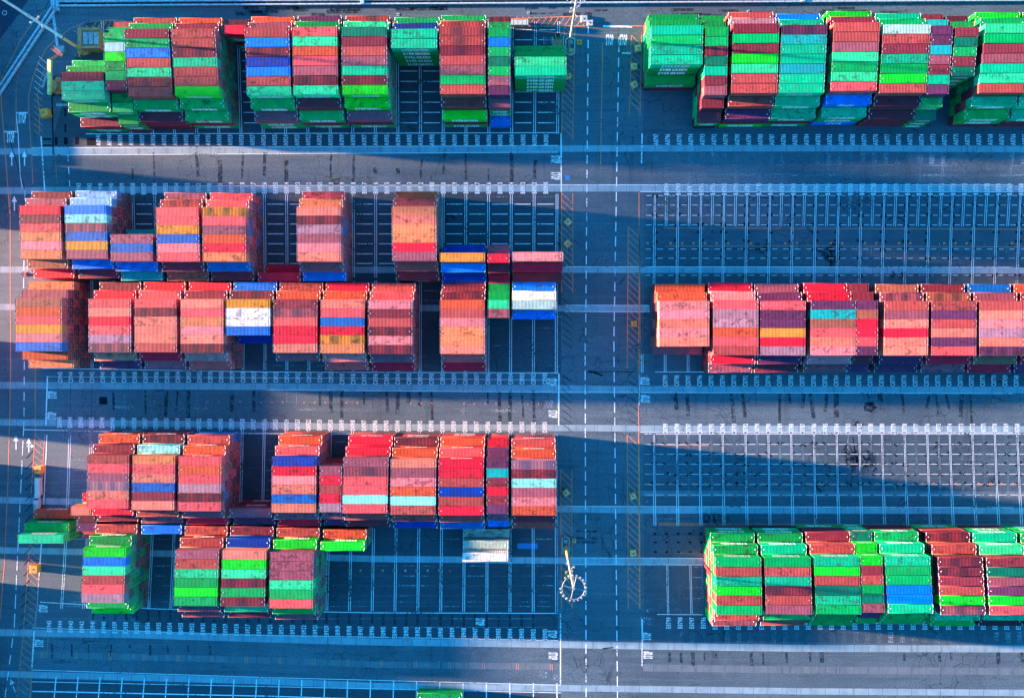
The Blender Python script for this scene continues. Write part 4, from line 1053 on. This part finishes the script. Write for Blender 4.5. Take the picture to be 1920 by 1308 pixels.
# white box trailer at the top and barrier frame
def trailer(px, py, lx, ly, h, label, rz=0):
    p = G(px, py, h); t = thing('box_trailer', label, 'trailer', (p.x, p.y, 0), R(rz))
    m = MB(); m.box(-lx/2, -ly/2, .55, lx/2, ly/2, h-.03); m.build('body', M_WHV, t)
    m = MB(); m.box(-lx/2+.08, -ly/2+.08, h-.028, lx/2-.08, ly/2-.08, h)
    for i in range(int(lx/1.2)): x = -lx/2+.6+i*1.2; m.box(x-.03, -ly/2+.1, h+.001, x+.03, ly/2-.1, h+.02)
    m.build('roof', M_WHV, t)
    for sx in (-1, 1):
        for sy in (-1, 1): m = MB(); m.bar((sx*lx*.33, sy*(ly/2-.25), .42), (sx*lx*.33, sy*(ly/2-.02), .42), .42, 14); m.build('wheel', M_TYRE, t)
    m = MB(); m.bar((-lx/2-1.0, 0, .5), (-lx/2, 0, .5), .08, 6); m.build('drawbar', M_GUARD, t)
trailer(974.5,42,4.9,1.45,2.0,'white box trailer parked on the yellow hatching at the top')
trailer(69.3,912,4.9,1.45,2.0,'white box trailer on the left hatching below the yellow block', 90)
# white pickup behind it
p = G(68.5,942,1.2); t = thing('pickup_truck', 'white pickup truck with blue glass parked behind the white trailer', 'pickup truck', (p.x, p.y, 0), R(90))
m = MB(); m.box(-2.4, -.85, .45, 2.3, .85, .95); m.box(-2.38, -.83, .951, -.55, -.74, 1.3); m.box(-2.38, .74, .951, -.55, .83, 1.3); m.box(-2.38, -.735, .951, -2.3, .735, 1.3); m.build('body', M_WHV, t)
m = MB(); n = 0
lo = [(-.5,-.8,.951),(1.25,-.8,.951),(1.25,.8,.951),(-.5,.8,.951)]; hi = [(-.3,-.66,1.62),(.75,-.66,1.62),(.75,.66,1.62),(-.3,.66,1.62)]
m.v = lo+hi; m.f = [(4,5,6,7),(0,1,5,4),(2,3,7,6),(3,0,4,7),(1,2,6,5)]; m.m = [0]*5; m.build('cab', M_WHV, t)
m = MB(); m.quad((1.245,-.72,.99),(1.245,.72,.99),(.80,.62,1.59),(.80,-.62,1.59)); m.build('windscreen', M_GLASS, t).location = (.02, 0, .01)
for sx in (-1.55, 1.45):
    for sy in (-1, 1): m = MB(); m.bar((sx, sy*.66, .38), (sx, sy*.9, .38), .38, 14); m.build('wheel', M_TYRE, t)
m = MB(); m.quad((1.3,-.7,.956),(2.25,-.7,.956),(2.25,.7,.956),(1.3,.7,.956)); m.build('bonnet', M_WHV, t)

# boom lift at the upper left
p = G(101,166); t = thing('boom_lift', 'orange boom lift with a long yellow boom beside the far left stack', 'boom lift', (p.x, p.y, 0))
def Q(px, py, z): v = G(px, py, z)-p; return (v.x, v.y, z)
def slab(mb, a, b, w, h):             # box beam between two points
    a, b = Vector(a), Vector(b); d = (b-a).normalized(); s = d.cross(Vector((0, 0, 1))).normalized()*w/2; u = s.cross(d).normalized()*h/2
    n = len(mb.v); mb.v += [tuple(q+i*s+k*u) for q in (a, b) for i, k in ((-1,-1),(1,-1),(1,1),(-1,1))]
    for f in ((0,1,2,3),(7,6,5,4),(0,4,5,1),(1,5,6,2),(2,6,7,3),(3,7,4,0)): mb.f.append(tuple(n+i for i in f)); mb.m.append(0)
m = MB(); slab(m, Q(107,176,.9), Q(112,146,.9), 2.0, .8); m.build('chassis', M_ORNG, t)
m = MB(); slab(m, Q(99,172,1.9), Q(103,152,1.9), 1.3, 1.0); m.build('turntable', M_ORNG, t)
m = MB(); slab(m, Q(103,168,2.5), Q(106,158,2.5), .5, .3); m.build('engine_cover', M_OLIVE, t)
for a in ((98,177),(112,177),(104,146),(115,148)):
    c = Vector(Q(*a, .55)); m = MB(); m.bar(c-Vector((.22, 0, 0)), c+Vector((.22, 0, 0)), .55, 14); m.build('wheel', M_TYRE, t)
m = MB(); slab(m, Q(93,177,2.6), Q(93.5,112,7.5), .95, .8); m.build('boom', M_LIFTY, t)
m = MB(); slab(m, Q(94,112,7.5), Q(108,104,7.2), .55, .5); m.build('jib', M_ORNG, t)
b = thing('basket_tmp', '', ''); bpy.data.objects.remove(b)
m = MB(); A, B = Q(102,91,6.6), Q(117,104,6.6)
slab(m, A, B, 1.0, .1)
for z in (.55, 1.1):
    for off in (-.5, .5):
        a, bb = Vector(A), Vector(B); d = (bb-a).normalized(); s = d.cross(Vector((0, 0, 1))).normalized()*off
        m.bar(a+s+Vector((0, 0, z)), bb+s+Vector((0, 0, z)), .06, 6)
for k in range(5):
    for off in (-.5, .5):
        a, bb = Vector(A), Vector(B); d = (bb-a).normalized(); s = d.cross(Vector((0, 0, 1))).normalized()*off; q = a+(bb-a)*k/4+s
        m.bar(q, q+Vector((0, 0, 1.1)), .05, 6)
m.build('basket', M_MARO, t)
# long white light beam lying beside the lift
m = MB(); slab(m, G(81,163,.25), G(90,134,.25), .7, .4); slab(m, G(82.5,163,.46), G(91.5,134,.46), .08, .06); o = m.build('steel_beam', M_LAMP); o['label'] = 'pale steel beam lying on the ground left of the boom lift'; o['category'] = 'beam'
m = MB(); slab(m, G(106,197,.15), G(126,197,.15), .7, .25); slab(m, G(106,196,.31), G(126,196,.31), .06, .06); o = m.build('steel_beam', M_LAMP); o['label'] = 'short white steel beam on the ground below the boom lift'; o['category'] = 'beam'

# equipment hut with a louvred top beside the top-left mast
p = G(180,82); t = thing('equipment_hut', 'cream equipment hut with grey louvred top between mast and green containers', 'hut', (p.x, p.y, 0))
m = MB(); m.box(-3.0, -2.6, .1, 3.0, 3.0, 3.6); m.build('walls', M_CREAM, t)
m = MB(); m.box(-3.1, 2.4, 3.603, 3.1, 3.1, 4.0); m.box(-3.1, -2.7, 3.603, -2.0, 2.397, 4.0); m.box(-1.997, -2.7, 3.603, 3.1, -2.0, 4.0); m.build('parapet', M_CREAM, t)
m = MB()
for i in range(3): m.box(-1.5+i*1.5, -1.6, 3.61, -.25+i*1.5, 1.7, 3.95)
m.build('louvre', M_LOUV, t)
for k, (x, y) in enumerate(((-5.2,3.0),(-3.8,4.4),(-2.0,4.4),(-.2,4.4),(1.6,4.4),(-5.2,-3.6))):
    m = MB(); m.bar((0, 0, 0), (0, 0, 1.5), .18, 10); m.bar((0, 0, 1.5), (0, 0, 1.58), .18, 10, .08)
    o = m.build('bollard', M_MASTY, None, (p.x+x, p.y+y, 0)); o['label'] = 'short yellow bollard standing around the cream equipment hut'; o['category'] = 'bollard'; o['group'] = 'yellow bollards round the hut'
p = G(152,94); t = thing('pipe_stand', 'yellow pipe stand left of the cream equipment hut', 'pipe stand', (p.x, p.y, 0))
m = MB(); m.bar((0, -2.2, .9), (0, 2.4, .9), .22, 10); m.build('pipe', M_MASTY, t)
for y in (-2.0, 2.2): m = MB(); m.box(-.15, y-.1, 0, .15, y+.1, .7); m.build('leg', M_MASTY, t)
p = G(116.5,93.5); m = MB(); m.box(-1.1, -.9, 0, 1.1, .9, .9); m.box(-1.0, -.8, .901, 1.0, .8, .98); o = m.build('utility_cabinet', M_LOUV, None, (p.x, p.y, 0)); o['label'] = 'pale blue utility cabinet above the boom lift'; o['category'] = 'cabinet'
# cable reel at the edge of the third block
p = G(47,514); t = thing('cable_reel', 'pink cable reel with black cables left of the crimson container', 'cable reel', (p.x, p.y, 0))
m = MB(); m.bar((0, 0, .05), (0, 0, .12), .62, 20); m.bar((0, 0, .6), (0, 0, .67), .62, 20); m.build('flange', simple('reel_pink', (.42, .2, .24), .6), t)
m = MB(); m.bar((0, 0, .121), (0, 0, .599), .40, 16); m.build('drum', M_CABLE, t)
m = MB(); m.ring((0, 0, .68), .58, .05, 24, 5); m.bar((-.6, .2, .7), (.4, -.15, .7), .05, 6); m.build('rim', M_CABLE, t)
for i, (x, y) in enumerate(((59,505),(62,516))):
    q = G(x, y)-p; m = MB(); m.bar((.5, 0, .6), (q.x*.6, q.y*.6, .12), .05, 6); m.bar((q.x*.6, q.y*.6, .12), (q.x, q.y, .06), .05, 6); m.build('cable', M_CABLE, t)
# skid steps near the top trailer: white painted frame post lines are barrier rails
p = G(1004,66)
# guard rails along the top and across the upper left corner
def barrier(pts, label, w=.38, gap=1.15):
    t = thing('guard_rail', label, 'guard rail', (0, 0, 0))
    P = [G(x, y) for x, y in pts]; d = (P[-1]-P[0]).normalized(); s = Vector((-d.y, d.x, 0))*gap/2
    for k in (-1, 1):
        m = MB(); slab(m, P[0]+s*k+Vector((0, 0, .5)), P[-1]+s*k+Vector((0, 0, .5)), w, .7); m.build('beam', M_RAIL, t)
    m = MB(); slab(m, P[0]+Vector((0, 0, .03)), P[-1]+Vector((0, 0, .03)), gap-w-.02, .03); m.build('shadow_strip', M_HOLE, t)  # dark strip put in for the black shadow between the beams
    L = (P[-1]-P[0]).length; n = max(2, int(L/9))
    pm = MB(); pm.bar((0, 0, 0), (0, 0, .34), .12, 6); pme = pm.mesh('post', [M_GUARD])
    for i in range(min(n, 40)):
        q = P[0]+(P[-1]-P[0])*(i+.5)/n
        o = bpy.data.objects.new('post', pme); COL.objects.link(o); o.parent = t; o.location = (q.x, q.y, .04)
barrier([(112,8.6),(680,5),(1950,-2)][::2] if False else [(112,8.6),(1940,-1.5)], 'long straight guard rail along the top edge of the yard')
barrier([(104,15),(-10,188)], 'slanting guard rail across the upper left corner')
p = G(108.5,10.5); t = thing('rail_end_post', 'pale gate frame where the two guard rails meet', 'gate frame', (p.x, p.y, 0))
for x in (-.45, .45): m = MB(); m.box(x-.12, -1.7, 0, x+.12, 1.5, 1.4); m.build('side_frame', M_RAIL, t)
m = MB(); m.box(-.33, -1.5, .02, .33, 1.3, .9); m.build('panel', M_MASTB, t)
for px, py in ((680.5,4),(1504,-1)):
    p = G(px, py); m = MB(); m.box(-.55, -.95, 0, .55, .9, 1.0); m.box(-.4, -.8, 1.001, .4, .75, 1.06, 1)
    o = m.build('drain_hatch', [M_RAIL, M_MASTB], None, (p.x, p.y, 0)); o['label'] = 'blue hatch box breaking the long rail above the ' + ('top left stacks' if px < 1000 else 'top right stacks'); o['category'] = 'hatch'
line_pts = [(97,0),(100,30),(104,60),(108,90)]
m = MB(); m.ribbon(gp(line_pts), .75, .02); structure(m.build('pale_kerb', M_RAIL))
m = MB(); m.ring((G(8.5,24.5).x, G(8.5,24.5).y, .03), .62, .07, 28, 4); structure(m.build('painted_ring', M_WHITE))

# unseen crane-shaped blocker added far left: its box shades the upper right bay
_P = G(1235, 358); _d = 60/math.tan(R(SUN_EL))
cx, cy = _P.x-_d*math.cos(_az), _P.y+_d*math.sin(_az)
t = thing('quay_crane', 'tall ship-to-shore crane on the quay beyond the left edge', 'crane', (cx, cy, 0)); t['kind'] = 'structure'
m = MB(); m.box(-6, -13.5, 60, 6, 13.5, 74); m.build('machinery_house', M_WHV, t)
for x in (-5, 5):
    for y in (-10, 10): m = MB(); m.box(x-.8, y-.8, 0, x+.8, y+.8, 59.99); m.build('leg', M_MASTB, t)
m = MB(); m.box(-60, -1.2, 56, -5.9, 1.2, 59); m.build('boom', M_MASTB, t)  # arm of the added blocker, there for its crane shape
